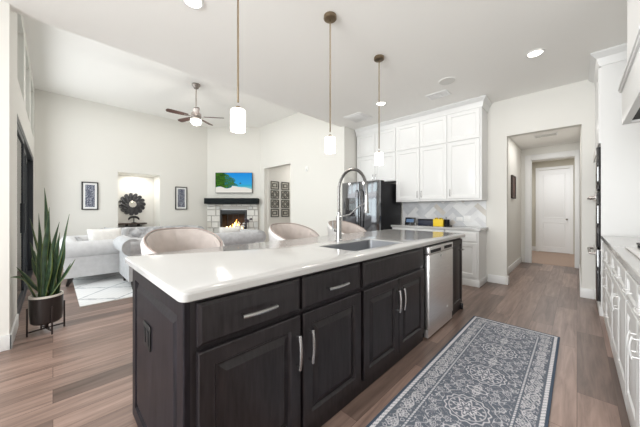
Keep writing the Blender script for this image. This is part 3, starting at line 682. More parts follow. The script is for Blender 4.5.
# ================================================================ BAR STOOLS
def make_stool():
    r = thing('bar_stool', '', 'bar stool', (0, 0, 0), 0, 'barrel-back stools along the far side of the island')
    n = 44; RO, RI = 0.290, 0.232; seat = 0.66
    def top(a):  # a: 0 at the rear, +-1 at the front ends
        return 1.043 - 0.055*abs(a)**1.6 - 0.17*max(0, abs(a)-0.25)**1.3
    A = radians(128); out, inn, pip = [], [], []
    def ring(rad, z, a): an = pi/2 + a*A; return (rad*cos(an), rad*0.98*sin(an)*1.0, z)
    loops = []; loops2 = []
    for k in range(n+1):
        a = -1 + 2*k/n; t = top(a); lean = 0.03*(1-a*a*0.6)
        loops.append([ring(RO-0.05, 0.50, a), ring(RO-0.01, 0.60, a), ring(RO+lean, t-0.03, a), ring(RO+lean-0.008, t-0.008, a), ring(RO+lean-0.022, t, a), ring(RO+lean-0.026, t-0.02, a), ring(RO-0.03, 0.60, a)])
        tuft = 0.010*abs(sin(a*15))**0.5
        loops2.append([ring(RO+lean-0.028, t-0.012, a), ring(RO+lean-0.040-tuft*0.3, t-0.004, a), ring(RI+lean+0.005-tuft, t-0.03, a), ring(RI+0.012-tuft, t-0.10, a), ring(RI-0.004-0.6*tuft, t-0.20, a), ring(RI, 0.62, a), ring(RO-0.034, 0.62, a)])
        pip.append(ring(RO+lean-0.024, t+0.002, a))
    MB().rings(loops).build('backrest_shell', 'shell', r); o = MB().rings(loops2).build('backrest_lining', 'blush', r)
    MB().tube(pip, 0.006, 8).build('piping', 'piping', o)
    mb = MB(); mb.lathe([(0.18, 0.55), (0.220, 0.56), (0.230, 0.60), (0.228, 0.64), (0.20, 0.665), (0.10, 0.672)], 32); mb.build('seat', 'blush', r)
    for sx in (-1, 1):
        for sy in (-1, 1): MB().tube([(sx*0.15, sy*0.15, 0.555), (sx*0.21, sy*0.21, 0.0)], [0.022, 0.013], 10).build('leg', 'legwood', r)
    q = 0.188; mb = MB(); P = [(q, q, 0.22), (-q, q, 0.22), (-q, -q, 0.22), (q, -q, 0.22), (q, q, 0.22)]
    for a, b in zip(P, P[1:]): mb.tube([a, b], 0.009, 8)
    mb.build('footrest', 'legwood', r)
    return r
st = make_stool(); st.location = (0.775, 2.32, 0); st['label'] = 'blush and white barrel-back stool at the near end of the island'
dup(st, (1.97, 2.32, 0), 'blush and white barrel-back stool at the middle of the island, left of the faucet')
dup(st, (2.98, 2.34, 0), 'blush and white barrel-back stool mostly hidden behind the faucet, at the island far end')

# ================================================================ CHESTERFIELD SOFAS
def tufted_grid(mb, x0, x1, y, z0, z1, d=0.035, px=0.15, pz=0.13, lean=0.06):
    nx, nz = int((x1-x0)/0.02), int((z1-z0)/0.02); V = []
    for j in range(nz+1):
        row = []
        for i in range(nx+1):
            x = x0+(x1-x0)*i/nx; z = z0+(z1-z0)*j/nz
            u, v = (x-x0)/px, (z1-z)/pz
            h = abs(sin(pi*(u+v)/2)*sin(pi*(u-v)/2))**0.6
            row.append(mb.v((x, y + d*h - lean*((z-z0)/(z1-z0))**3*1.6, z)))
        V.append(row)
    for j in range(nz):
        for i in range(nx): mb.f([V[j][i], V[j][i+1], V[j+1][i+1], V[j+1][i]])
def scroll(cx, cz, r, inner, zlo, outer, n=20):
    """profile of a scrolled arm or back: (across, z), roll overhanging on the low side"""
    P = [(inner, zlo), (inner, cz-0.02)]
    for k in range(n+1): a = radians(-10 + 250*k/n); P.append((cx+r*cos(a), cz+r*sin(a)))
    P += [(outer, cz-r*0.95), (outer, zlo)]
    return P
def sofa(label, W, D, loc, rz, m, nc, hz=0.78, seatm=None):
    """origin at the back left corner on the floor; back along x, faces +y"""
    r = thing('chesterfield_sofa', label, 'sofa', loc, rz)
    rr = 0.128; zc = hz-rr; zb = 0.13
    MB().box(0.06, W-0.06, 0.06, D-0.03, zb, 0.30, bev=0.015).build('base', m, r)
    mb = MB(); mb.prism(scroll(0.09, zc, rr, 0.15, zb, 0.035), 'x', 0.05, W-0.05)
    tufted_grid(mb, 0.16, W-0.16, 0.215, 0.42, zc+0.12, d=0.07, lean=0.035)
    b = mb.build('backrest', m, r, ang=60)
    mb = MB(); Zs = (zc-0.03, zc-0.16); x = 0.24; row = 0
    for row, z in enumerate((zc-0.02, zc-0.15)):
        x = 0.16 + (0.15 if row == 0 else 0.075)
        while x < W-0.18: mb.ball((x, 0.222, z), 0.010, 8, 5); x += 0.15
    mb.build('button_row', 'nickel', b)
    mb = MB(); pts = [(0.09+0.0, 0.05)]
    for sx in (0, 1):
        pr = scroll(0.075, zc, rr, 0.19, zb, 0.035)
        if sx: pr = [(W-p[0], p[1]) for p in pr]
        a = MB(); a.prism(pr, 'y', 0.0, D); a = a.build('arm', m, r, ang=60)
        c = 0.075 if not sx else W-0.075
        for yy, s in ((D, 1), (0.0, -1)):
            q = MB()
            sp = [(c+(0.105-0.012*k/6)*cos(radians(-20+300*k/14)), yy+0.001*s, zc+(0.105-0.012*k/6)*sin(radians(-20+300*k/14))) for k in range(15)]
            q.tube(sp, 0.006, 6); q.build('welt', m, a)
    for k in range(nc):
        cw = (W-0.42)/nc; x0 = 0.21+cw*k
        MB().box(x0+0.004, x0+cw-0.004, 0.20, D+0.0, 0.30, 0.45, bev=0.035, seg=4).build('seat_cushion', m, r)
    for x in (0.10, W-0.10):
        for y, s in ((0.08, -1), (D-0.09, 1)):
            MB().tube([(x, y, zb), (x, y+0.015*s, 0.08), (x, y+0.045*s, 0.0)], [0.035, 0.032, 0.018], 8).build('leg', 'legwood', r)
    return r
RG = 0.012
# loveseat by the slider: faces the fireplace (+X)
sofa('pale grey chesterfield loveseat by the sliding door, its rolled side toward the kitchen', 1.42, 0.95, (0.12, 7.03, RG), -pi/2, 'sofa', 2, hz=0.70)
# sofa with its back to the kitchen
sofa('silver chesterfield sofa with its back to the island', 2.38, 0.80, (0.755, 4.74, RG), 0, 'sofagrey', 3, hz=0.765)
# far sofa facing the kitchen
s3 = sofa('tufted pale grey chesterfield sofa below the niche, facing the kitchen', 2.05, 0.76, (2.78, 7.85, RG), pi, 'sofagrey', 3, hz=0.775)
def cushion(name, label, loc, rot, w, h, t, m='pillow'):
    n = 12; mb = MB(); top, bot = [], []
    for j in range(n+1):
        ra, rb = [], []
        for i in range(n+1):
            u, v = i/n*2-1, j/n*2-1; k = ((1-u**4)*(1-v**4))**0.5
            e = 1-0.06*(1-abs(u))*abs(v)**3 - 0.0
            x, z = u*w/2*(1-0.07*(1-v*v)*abs(u)**3), v*h/2*(1-0.07*(1-u*u)*abs(v)**3)
            ra.append(mb.v((x, -t/2*k-0.001, z))); rb.append(mb.v((x, t/2*k+0.001, z)))
        top.append(ra); bot.append(rb)
    for j in range(n):
        for i in range(n): mb.f([top[j][i], top[j][i+1], top[j+1][i+1], top[j+1][i]]); mb.f([bot[j][i], bot[j+1][i], bot[j+1][i+1], bot[j][i+1]])
    for i in range(n):
        mb.f([top[0][i], bot[0][i], bot[0][i+1], top[0][i+1]]); mb.f([top[n][i+1], bot[n][i+1], bot[n][i], top[n][i]])
        mb.f([top[i][0], top[i+1][0], bot[i+1][0], bot[i][0]]); mb.f([top[i][n], bot[i][n], bot[i+1][n], top[i+1][n]])
    o = mb.build(name, m, ang=80); o.location = loc; o.rotation_euler = rot; return tag(o, label, 'pillow')
cushion('throw_pillow', 'ivory pillow on the loveseat, its top showing above the rolled arm', (0.66, 5.98, 0.66), (radians(-16), 0, radians(8)), 0.50, 0.46, 0.16)
cushion('throw_pillow', 'silver tufted pillow on the loveseat, right of the ivory pillow', (0.86, 6.42, 0.675), (radians(-20), 0, radians(-25)), 0.42, 0.42, 0.14, 'sofagrey')
cushion('throw_pillow', 'white pillow on the silver sofa, peeking above its back before the fireplace', (2.55, 5.12, 0.665), (radians(12), 0, 0), 0.46, 0.42, 0.14)
# living rug
def lrug(u, v, Lx=3.1, Ly=2.65):
    x, y = u*Lx, v*Ly; nz = 0.03*sin(x*61)*sin(y*57)+0.02*sin(x*133+y*97)
    a = abs(((x+y*1.25)/0.9) % 1-0.5); b = abs(((x-y*1.25+0.15*sin(x*3))/0.9) % 1-0.5)
    k = 0.0
    if a < 0.022 or b < 0.022: k = 0.75
    elif a < 0.06 and sin(x*40+y*11) > 0.3: k = 0.45
    c = 0.80+nz; g = (0.33, 0.35, 0.38)
    return tuple(c*(1-k)+gg*k for gg in g)
r = thing('area_rug', 'white living room rug with thin grey diamond lines', 'rug', (0.235, 4.40, 0.0))
painted('woven_face', 'rugpat', r, 3.1, 2.65, 240, 200, lrug, lambda a, b: (a, b, 0.0115))
MB().box(0, 3.1, 0, 2.65, 0.001, 0.011).build('backing', 'pillow', r)

# ================================================================ SNAKE PLANT
PX, PY = -0.045, 3.775
r = thing('snake_plant', 'tall green snake plant in a dark round planter by the sliding door', 'plant', (PX, PY, 0))
MB().lathe([(0.02, 0.098), (0.100, 0.10), (0.113, 0.115), (0.120, 0.20), (0.123, 0.355), (0.114, 0.355), (0.112, 0.20), (0.10, 0.13)], 36).build('planter', 'pot', r)
MB().lathe([(0.112, 0.34), (0.123, 0.356), (0.123, 0.374), (0.109, 0.374), (0.108, 0.33)], 36, cap=False).build('rim', 'liner', r)
MB().lathe([(0.109, 0.30), (0.109, 0.342), (0.06, 0.348)], 30).build('soil', 'soil', r)
mb = MB()
for k in range(4):
    a = radians(17 + 90*k); x, y = 0.134*cos(a), 0.134*sin(a)
    xf = Matrix.Translation((x, y, 0)) @ Matrix.Rotation(a, 4, 'Z'); m2 = MB(xf); m2.box(-0.006, 0.006, -0.006, 0.006, 0, 0.27, bev=0.002); m2.build('stand_leg', 'stand', r)
for k in range(2):
    xf = Matrix.Rotation(radians(17+90*k), 4, 'Z'); mb.xf = xf; mb.box(-0.125, 0.125, -0.006, 0.006, 0.03 if k else 0.031, 0.042 if k else 0.043)
mb.xf = Matrix.Rotation(radians(17), 4, 'Z'); mb.box(-0.012, 0.012, -0.012, 0.012, 0.042, 0.098)
mb.build('stand_crossbar', 'stand', r)
RT = Vector((sin(YAW), -cos(YAW), 0)); FW_ = Vector((cos(YAW), sin(YAW), 0))
def leafmesh(base, tip, wid, bend, seed, name='leaf'):
    rn = random.Random(seed); base, tip = Vector(base), Vector(tip); d = tip-base; n = 16
    side0 = RT*cos(rn.uniform(-0.7, 0.7)) + FW_*sin(rn.uniform(-0.9, 0.9)); side0.normalize()
    me = bpy.data.meshes.new(name); vs, fs, cols = [], [], []; nrm = d.cross(side0).normalized(); tw = rn.uniform(-0.9, 0.9)
    for i in range(n+1):
        t = i/n; p = base + d*t + Vector((0, 0, 1))*bend*sin(pi*t)*d.length*0.5 + side0*0.012*sin(2.5*pi*t+seed)*min(1, t*3)*(1-t)
        s = (side0*cos(tw*t)+nrm*sin(tw*t)); g = nrm*cos(tw*t)-side0*sin(tw*t)
        ww = wid*(0.55+0.5*sin(pi*min(1, t*0.85+0.12)))*(1 if t < 0.62 else max(0, 1-((t-0.62)/0.38)**1.7)) + 0.0008
        for j in range(7):
            u = j/3-1; vs.append(p + s*ww*u + g*ww*0.28*(u*u) + g*0.003)
            e = abs(u)*1.12; band = 0.5+0.5*sin(t*46+4*sin(u*5+seed)+seed)
            if e > 0.8: c = (0.15, 0.20, 0.045)
            else: k = band*0.7; c = (0.010+0.035*k, 0.030+0.075*k, 0.014+0.03*k)
            if seed % 4 == 1 and e <= 0.8: c = (c[0]*1.1+0.01, c[1]*1.3, c[2]*1.6)
            cols += [*c, 1]
    for i in range(n):
        for j in range(6): a = i*7+j; fs.append((a, a+1, a+8, a+7))
    off = len(vs)
    for i in range(off): vs.append(vs[i] - nrm*0.003)
    cols += cols[:]; fs += [(d_+off, c_+off, b_+off, a_+off) for a_, b_, c_, d_ in fs[:]]
    rim = [i*7 for i in range(n+1)] + [n*7+j for j in range(1, 7)] + [i*7+6 for i in range(n-1, -1, -1)] + [j for j in range(5, 0, -1)]
    for a, b in zip(rim, rim[1:]+rim[:1]): fs.append((a, b, b+off, a+off))
    me.from_pydata([tuple(v) for v in vs], [], fs); ca = me.color_attributes.new('pattern', 'FLOAT_COLOR', 'POINT'); ca.data.foreach_set('color', cols)
    me.materials.append(M['leaf']); me.polygons.foreach_set('use_smooth', [True]*len(me.polygons))
    o = bpy.data.objects.new(name, me); C.objects.link(o); o.parent = r; return o
tips = [(48, 188, 0.027), (52, 207, 0.028), (40, 213, 0.024), (68, 214, 0.020), (36, 232, 0.022), (61, 232, 0.026), (27, 242, 0.022), (70, 260, 0.026), (66, 240, 0.022), (8, 277, 0.034), (57, 246, 0.034), (31, 258, 0.028), (44, 228, 0.032), (50, 250, 0.034), (22, 266, 0.026), (66, 264, 0.030), (39, 250, 0.030), (54, 222, 0.024), (34, 218, 0.018)]
for k, (px, py, wd) in enumerate(tips):
    rn = random.Random(k*3+1); t = 2.62
    off = RT*((px-46.5)*t/262); dep = rn.uniform(-0.05, 0.06)
    if px < 20: dep = -0.02
    tip = off + FW_*dep; tip.z = 1.21 - (py-210)*t/262
    if px < 20: tip = Vector((-0.245+0.045, 3.33-3.775, 0.655))
    bs = RT*max(-0.06, min(0.06, (px-46)*t/262*0.22)) + FW_*rn.uniform(-0.07, 0.07); bs.z = 0.34
    leafmesh(bs, tip, wd*0.74, 0.25 if px < 20 else rn.uniform(-0.03, 0.06), k)

# ================================================================ FIREPLACE CORNER
r = thing('fireplace', 'white stone corner fireplace with a lit black-framed firebox', 'fireplace', (0, 0, 0))
FB0, FB1, FZ0, FZ1 = 0.47, 1.11, 0.56, 1.20
mb = MB(DX); rn = random.Random(5); mb.mi = 0
g = 0.012
def sbx(a, b, z0, z1):
    mb.mi = 0; mb.box(a, b, -0.06, -0.001, z0, z1)
sbx(0.02, S0, 0, 1.385); sbx(S1, DL-0.04, 0, 1.385); sbx(S0, S1, 1.22, 1.385); sbx(S0, S1, 0, 0.50)
z = 0.50; 
while z < 1.38:
    h = min(rn.choice((0.10, 0.14, 0.18)), 1.383-z); x = 0.022
    while x < DL-0.05:
        wd = rn.choice((0.14, 0.2, 0.27)); x2 = min(x+wd, DL-0.042)
        segs = [(x, x2)]
        if z+h > 0.50 and z < 1.22:
            segs = [(a, b) for a, b in ((x, min(x2, S0)), (max(x, S1), x2)) if b-a > 0.03]
        for a, b in segs:
            mb.mi = rn.choice((1, 1, 1, 2, 3)); mb.box(a+g/2, b-g/2, -0.085-rn.uniform(0, 0.008), -0.058, z+g/2, z+h-g/2, bev=0.006, seg=1)
        x = x2
    z += h
mb.build('stone_surround', ['grout', 'stone1', 'stone2', 'stone3'], r)
mb = MB(DX); mb.box(0.10, DL-0.14, -0.42, -0.062, 0.0, 0.42); mb.mi = 1; mb.box(0.06, DL-0.10, -0.46, -0.062, 0.42, 0.48, bev=0.012); mb.build('hearth', ['stone2', 'stone1'], r)
mb = MB(DX); mb.box(S0+0.005, S0+0.05, -0.10, -0.02, 0.505, 1.215, bev=0.004); mb.box(S1-0.05, S1-0.005, -0.10, -0.02, 0.505, 1.215, bev=0.004); mb.box(S0+0.05, S1-0.05, -0.10, -0.02, 1.08, 1.215, bev=0.004); mb.box(S0+0.05, S1-0.05, -0.10, -0.02, 0.505, 0.545, bev=0.004)
o = mb.build('firebox_frame', 'iron', r)
mb = MB(DX); mb.box(FB0, FB1, 0.33, 0.35, 0.53, 1.20); mb.box(S0+0.01, FB0, -0.02, 0.35, 0.53, 1.20); mb.box(FB1, S1-0.01, -0.02, 0.35, 0.53, 1.20); mb.box(FB0, FB1, -0.02, 0.33, 0.51, 0.53); mb.box(FB0, FB1, -0.02, 0.33, 1.20, 1.215); mb.build('firebox', 'firebrick', r)
mb = MB(DX)
for a, b, zz, rr in ((0.54, 1.02, 0.59, 0.04), (0.58, 1.06, 0.60, 0.035), (0.62, 0.96, 0.66, 0.035)):
    mb.tube([(a, 0.10+0.1*(a-0.6), zz), ((a+b)/2, 0.14, zz+0.015), (b, 0.08+0.2*(b-1), zz)], rr, 10)
mb.build('log', 'log', r)
mb = MB(DX); rn = random.Random(9)
for k in range(9):
    x = 0.56+0.054*k; h = 0.10+0.20*math.exp(-((x-0.84)/0.10)**2)+rn.uniform(-0.03, 0.04)
    mb.mi = 0 if k % 2 else 1
    mb.tube([(x, 0.12, 0.62), (x+rn.uniform(-.02, .02), 0.12, 0.62+h*0.35), (x+rn.uniform(-.03, .03), 0.12, 0.62+h*0.7), (x+rn.uniform(-.03, .03), 0.12, 0.62+h)], [0.03, 0.038, 0.02, 0.003], 8)
mb.build('flames', ['flame', 'flamecore'], r)
mb = MB(DX)
for xx in (FB0+0.17, FB0+0.33, FB0+0.48): mb.box(xx-0.006, xx+0.006, -0.085, -0.075, 0.545, 1.08)
mb.build('door_bars', 'iron', r)
mb = MB(DX); mb.box(-0.02+0.03, DL-0.03, -0.26, -0.001, 1.39, 1.555, bev=0.008); 
tag(mb.build('mantel_shelf', 'mantel'), 'thick charcoal wood mantel beam above the stone fireplace', 'mantel')
# tv
def sm(a, b, x): t = max(0, min(1, (x-a)/(b-a))); return t*t*(3-2*t)
def tv_fn(u, v):
    sky = (0.005+0.06*(1-v), 0.28+0.22*(1-v), 0.80); sea = (0.01, 0.42, 0.62)
    c = sky if v > 0.40 else sea
    if v < 0.40: k = sm(0.4, 0.12, v); c = (0.02+0.3*k, 0.42+0.25*k, 0.62+0.05*k)
    edge = 0.22+0.10*sin(u*2.6+0.4)+0.015*sin(u*17)
    if v < edge-0.12*max(0, u-0.55): c = (0.86, 0.83, 0.76)
    # palms on the left
    n = sin(u*61+3*sin(v*37))*sin(v*53+2*sin(u*41)); top = 1.05-1.1*max(0, u-0.22)*1.2
    if u < 0.56+0.05*sin(v*21) and v > 0.26+0.05*sin(u*15) and v < top+0.07*n and (u < 0.45 or v > 0.35):
        c = (0.005+0.09*(n > 0.25), 0.035+0.16*(n > 0.0)+0.03*n, 0.008)
        if n < -0.55: c = (0.02, 0.35, 0.62) if u > 0.25 else (0.01, 0.05, 0.01)
    if math.hypot((u-0.68)*1.4, (v-0.47)) < 0.035: c = (0.05, 0.12, 0.12)
    return c
tvc, tw, th = 0.815, 1.09, 0.60; tz = 1.72
r = thing('television', 'wall-mounted television showing a tropical beach above the mantel', 'television', (0, 0, 0))
DXT = DX
mb = MB(DX); mb.box(tvc-tw/2, tvc+tw/2, -0.075, -0.035, tz, tz+th, bev=0.004); mb.build('case', 'blackside', r)
mb = MB(DX); mb.box(tvc-0.2, tvc+0.2, -0.036, -0.001, tz+0.15, tz+0.45); mb.build('wall_mount', 'blackside', r)
def place_tv(a, b): p = DX @ Vector((tvc-tw/2+0.008+a, -0.0765, tz+0.008+b)); return tuple(p)
painted('screen', 'tv', r, tw-0.016, th-0.016, 150, 84, tv_fn, place_tv)
# flowers on the hearth
r = thing('flower_arrangement', 'plum and white flowers in a vase on the stone hearth', 'flowers', tuple(DX @ Vector((1.16, -0.30, 0.481))))
MB().lathe([(0.04, 0), (0.07, 0.05), (0.065, 0.12), (0.04, 0.17), (0.05, 0.18)], 20).build('vase', 'pillow', r)
rn = random.Random(4)
for nm, m, cz, cnt, sp in (('dark_bloom', 'flowerdark', 0.42, 9, 0.11), ('white_bloom', 'flowerwhite', 0.28, 12, 0.14)):
    for k in range(cnt):
        cx_ = 0.07 if nm == 'dark_bloom' else -0.06; x, y, z = cx_+rn.gauss(0, sp*0.6), -cx_+rn.gauss(0, sp*0.5), cz+rn.uniform(-0.07, 0.07)
        mb = MB()
        for q in range(5): a = 2*pi*q/5+k; mb.ball((x+0.024*cos(a), y+0.024*sin(a), z), (0.024, 0.024, 0.020), 8, 5)
        mb.ball((x, y, z+0.010), 0.022, 8, 5); o = mb.build('bloom', m, r)
        MB().tube([(0, 0, 0.12), (x*0.6, y*0.6, z*0.75), (x, y, z)], 0.003, 5).build('stem', 'leaf' if 0 else 'flowerdark', o)
# ================================================================ NICHE
cx, cz, cy = 1.49, 1.365, YF+0.6
r = thing('round_mirror', 'round mirror with overlapping black petal frame inside the niche', 'mirror', (cx, cy, cz))
def disc(mb, rad, y0, y1, n=36): mb.rings([[(rad*cos(2*pi*i/n), y, rad*sin(2*pi*i/n)) for i in range(n)] for y in (y0, y1)])
mb = MB(); disc(mb, 0.20, -0.02, -0.001); mb.build('backing', 'petal', r)
for ringr, cnt, sz, yy, ph in ((0.222, 15, 0.082, -0.016, 0), (0.165, 13, 0.074, -0.034, 0.2), (0.122, 11, 0.056, -0.048, 0.1)):
    mb = MB()
    for k in range(cnt):
        a = 2*pi*k/cnt+ph; mb.xf = Matrix.Rotation(-a, 4, 'Y') @ Matrix.Translation((ringr, yy, 0)) @ Matrix.Rotation(radians(28), 4, 'X')
        mb.rings([[(sz*s*cos(2*pi*i/16), y, sz*0.85*s*sin(2*pi*i/16)) for i in range(16)] for s, y in ((1, 0.008), (1, 0), (0.92, -0.008), (0.8, -0.004), (0.4, -0.002))])
    mb.build('petal_ring', 'petal', r)
mb = MB(); disc(mb, 0.085, -0.062, -0.05); mb.build('mirror_glass', 'mirror', r)
r = thing('console_shelf', 'dark floating shelf with black bracket in the niche', 'shelf', (0, 0, 0))
MB().box(NX0+0.02, NX1-0.22, YF+0.33, YF+0.599, 0.835, 0.868, bev=0.004).build('board', 'shelfwood', r)
mb = MB()
for x in (1.35, 1.61): mb.box(x-0.015, x+0.015, YF+0.40, YF+0.599, 0.79, 0.835, bev=0.003)
mb.box(1.30, 1.66, YF+0.38, YF+0.42, 0.775, 0.80, bev=0.003); mb.build('bracket', 'black', r)
r = thing('ornament_bowl', 'small black arched ornament on the niche shelf below the mirror', 'ornament', (1.50, YF+0.46, 0.869))
mb = MB(); mb.tube([(0.115*cos(a), 0, 0.075+0.085*sin(a)) for a in [pi*k/14 for k in range(15)]], [0.004]+[0.012+0.022*sin(pi*k/14) for k in range(1, 14)]+[0.004], 10); mb.build('arch', 'black', r)
MB().lathe([(0.06, 0), (0.06, 0.01), (0.012, 0.02), (0.012, 0.13)], 16).build('pedestal', 'black', r)

# ================================================================ FRAMED ART
def navy_fn(sd):
    def fn(u, v):
        n = sin(u*19+sd+4*sin(v*9+sd))*sin(v*31+3*sin(u*13+sd)); n2 = sin(u*47+v*29+sd)*sin(v*61-u*23)
        return (0.55, 0.57, 0.62) if (n > 0.35 and n2 > -0.2) or (n2 > 0.62) else (0.045, 0.055, 0.10)
    return fn
for x0, x1, z0, z1, lab, sd in ((0.447, 0.735, 1.215, 1.845, 'black framed navy botanical print left of the niche', 1.0), (2.360, 2.665, 1.225, 1.855, 'black framed navy botanical print between the niche and fireplace', 5.0)):
    r = thing('framed_print', lab, 'picture', (x0, YF-0.001, z0)); W, H = x1-x0, z1-z0; t = 0.022
    mb = MB(); mb.box(0, t, -0.03, 0, 0, H, bev=0.002); mb.box(W-t, W, -0.03, 0, 0, H, bev=0.002); mb.box(t, W-t, -0.03, 0, 0, t, bev=0.002); mb.box(t, W-t, -0.03, 0, H-t, H, bev=0.002); mb.build('frame', 'black', r)
    MB().box(t, W-t, -0.015, -0.003, t, H-t).build('mat_board', 'plate', r)
    m_ = 0.062; painted('print', 'art', r, W-2*m_, H-2*m_, 30, 60, navy_fn(sd), lambda a, b: (m_+a, -0.0165, m_+b))
# eight ornamental squares in the corridor
def square_art():
    r = thing('wall_art_panel', '', 'wall art', (0, 0, 0), 0, 'pewter square wall panels in the corridor'); w_, h_ = 0.30, 0.245
    mb = MB()
    for i, (q, t) in enumerate(((0, 0.026), (0.065, 0.022))):
        a, b, c, d_ = q, w_-q, q, h_-q; y = -0.028+0.006*i
        mb.box(a, a+t, y, y+0.012, c, d_); mb.box(b-t, b, y, y+0.012, c, d_); mb.box(a+t, b-t, y, y+0.012, c, c+t); mb.box(a+t, b-t, y, y+0.012, d_-t, d_)
    mb.build('fretwork', 'silverframe', r); MB().box(0.01, w_-0.01, -0.010, -0.001, 0.01, h_-0.01).build('backing', 'artback', r)
    return r
def round_art():
    r = thing('wall_art_panel', '', 'wall art', (0, 0, 0), 0, 'pewter square wall panels in the corridor'); w_, h_ = 0.30, 0.245
    mb = MB(); t = 0.022
    mb.box(0, t, -0.028, -0.012, 0, h_); mb.box(w_-t, w_, -0.028, -0.012, 0, h_); mb.box(t, w_-t, -0.028, -0.012, 0, t); mb.box(t, w_-t, -0.028, -0.012, h_-t, h_)
    for rad in (0.09, 0.05): mb.tube([(w_/2+rad*1.1*cos(2*pi*k/20), -0.02, h_/2+rad*sin(2*pi*k/20)) for k in range(21)], 0.008, 6, cap=False)
    for k in range(8): a = 2*pi*k/8+0.39; mb.tube([(w_/2+0.05*cos(a), -0.02, h_/2+0.05*sin(a)), (w_/2+0.12*cos(a), -0.02, h_/2+0.10*sin(a))], 0.006, 6)
    mb.build('fretwork', 'silverframe', r); MB().box(0.01, w_-0.01, -0.010, -0.001, 0.01, h_-0.01).build('backing', 'artback', r)
    return r
pa, pb = None, None
rows = ['top', 'second', 'third', 'bottom']; xs = (4.555, 4.955); zs = (1.835, 1.556, 1.277, 0.998)
for i in range(4):
    for j in range(2):
        lab = 'square pewter wall panel in the corridor, %s row, %s column' % (rows[i], ('left', 'right')[j])
        if i in (0, 3):
            if pa is None: pa = square_art(); o = pa; o.location = (xs[j], 6.549, zs[i]); o['label'] = lab
            else: o = dup(pa, (xs[j], 6.549, zs[i]), lab)
        else:
            if pb is None: pb = round_art(); o = pb; o.location = (xs[j], 6.549, zs[i]); o['label'] = lab
            else: o = dup(pb, (xs[j], 6.549, zs[i]), lab)
# hall picture
r = thing('framed_picture', 'narrow brown framed picture on the left wall of the hall', 'picture', (6.30, 0.929, 1.44))
mb = MB(); mb.box(0, 0.025, -0.03, 0, 0, 0.46); mb.box(0.38, 0.405, -0.03, 0, 0, 0.46); mb.box(0.025, 0.38, -0.03, 0, 0, 0.025); mb.box(0.025, 0.38, -0.03, 0, 0.435, 0.46); mb.build('frame', 'shelfwood', r)
MB().box(0.025, 0.38, -0.018, -0.003, 0.025, 0.435).build('print', 'bronzeart', r)
# thermostat / speaker plate on living wall
r = thing('motion_sensor', 'small white wall device high on the wall right of the corridor opening', 'sensor', (XA, 4.72, 2.22), -pi/2)
MB().box(-0.04, 0.04, -0.02, -0.0005, -0.055, 0.055, bev=0.006).build('case', 'plate', r); MB().box(-0.02, 0.02, -0.023, -0.02, -0.03, 0.0, bev=0.002).build('lens', 'pale', r)

# ================================================================ CEILING FIXTURES
def pendant():
    r = thing('pendant_light', '', 'pendant light', (0, 0, 0), 0, 'pendant lamps over the island')
    MB().lathe([(0.058, 2.999), (0.060, 2.985), (0.060, 2.972), (0.052, 2.965), (0.012, 2.962)], 28).build('canopy', 'gold', r)
    MB().tube([(0, 0, 2.965), (0, 0, 1.93)], 0.0062, 10).build('rod', 'gold', r)
    MB().lathe([(0.008, 1.905), (0.014, 1.902), (0.016, 1.884), (0.010, 1.882)], 20).build('socket_cap', 'gold', r)
    mb = MB(); mb.lathe([(0.02, 1.882), (0.044, 1.880), (0.049, 1.874), (0.049, 1.745), (0.046, 1.738), (0.042, 1.744), (0.042, 1.87), (0.02, 1.875)], 28, cap=False); s = mb.build('lamp_shade', 'shade', r)
    l = bpy.data.lights.new('pendant_bulb', 'POINT'); l.energy = 2.0; l.color = (1, 0.93, 0.84); l.shadow_soft_size = 0.05
    lo = bpy.data.objects.new('pendant_bulb', l); C.objects.link(lo); lo.location = (0, 0, 1.70); lo.parent = r
    return r
p = pendant(); p.location = (0.868, 1.62, 0); p['label'] = 'frosted cylinder pendant nearest the camera, canopy out of view'
dup(p, (1.79, 1.625, 0), 'middle frosted cylinder pendant, hanging above the second stool'); dup(p, (2.675, 1.655, 0), 'frosted cylinder pendant farthest off, in front of the refrigerator')
def can():
    r = thing('recessed_light', '', 'ceiling light', (0, 0, 0), 0, 'recessed ceiling lights')
    MB().lathe([(0.085, 2.9995), (0.088, 2.992), (0.070, 2.990), (0.062, 2.9995)], 28, cap=False).build('trim_ring', 'plate', r)
    MB().lathe([(0.064, 2.9985), (0.064, 2.994), (0.03, 2.992)], 28).build('lens', 'lens', r); return r
c = can(); c.location = (3.85, 0.34, 0); c['label'] = 'lit recessed ceiling light nearest the hall opening'
dup(c, (3.86, 2.35, 0), 'lit recessed ceiling light just behind the far pendant rod'); dup(c, (0.84, 2.35, 0), 'lit recessed ceiling light at the top edge above the ceiling fan')
# supply vent with louvres
r = thing('ceiling_vent', 'white rectangular louvred air vent in the kitchen ceiling before the cabinets', 'vent', (4.19, 1.535, 2.999))
mb = MB(); a, b, t = 0.11, 0.157, 0.024
mb.box(-a, a, -b, -b+t, -0.012, 0, bev=0.003); mb.box(-a, a, b-t, b, -0.012, 0, bev=0.003); mb.box(-a, -a+t, -b+t, b-t, -0.012, 0, bev=0.003); mb.box(a-t, a, -b+t, b-t, -0.012, 0, bev=0.003); [mb.box(-a+t, a-t, y-0.006, y+0.006, -0.011, -0.001) for y in (-0.038, 0.038)]; mb.build('frame', 'plate', r)
MB().box(-a+t, a-t, -b+t, b-t, -0.003, -0.0005).build('duct', 'iron', r)  # thin dark sheet stands in for the shaded opening behind the louvres
mb = MB()
for k in range(6): x = -0.0675+0.027*k; mb.xf = Matrix.Translation((x, 0, -0.006)) @ Matrix.Rotation(radians(40), 4, 'Y'); mb.box(-0.006, 0.006, -b+t, b-t, -0.001, 0.001)
mb.build('louvre', 'plate', r)
r = thing('ceiling_speaker', 'round flush ceiling speaker beside the louvred vent', 'speaker', (3.83, 1.285, 2.9995))
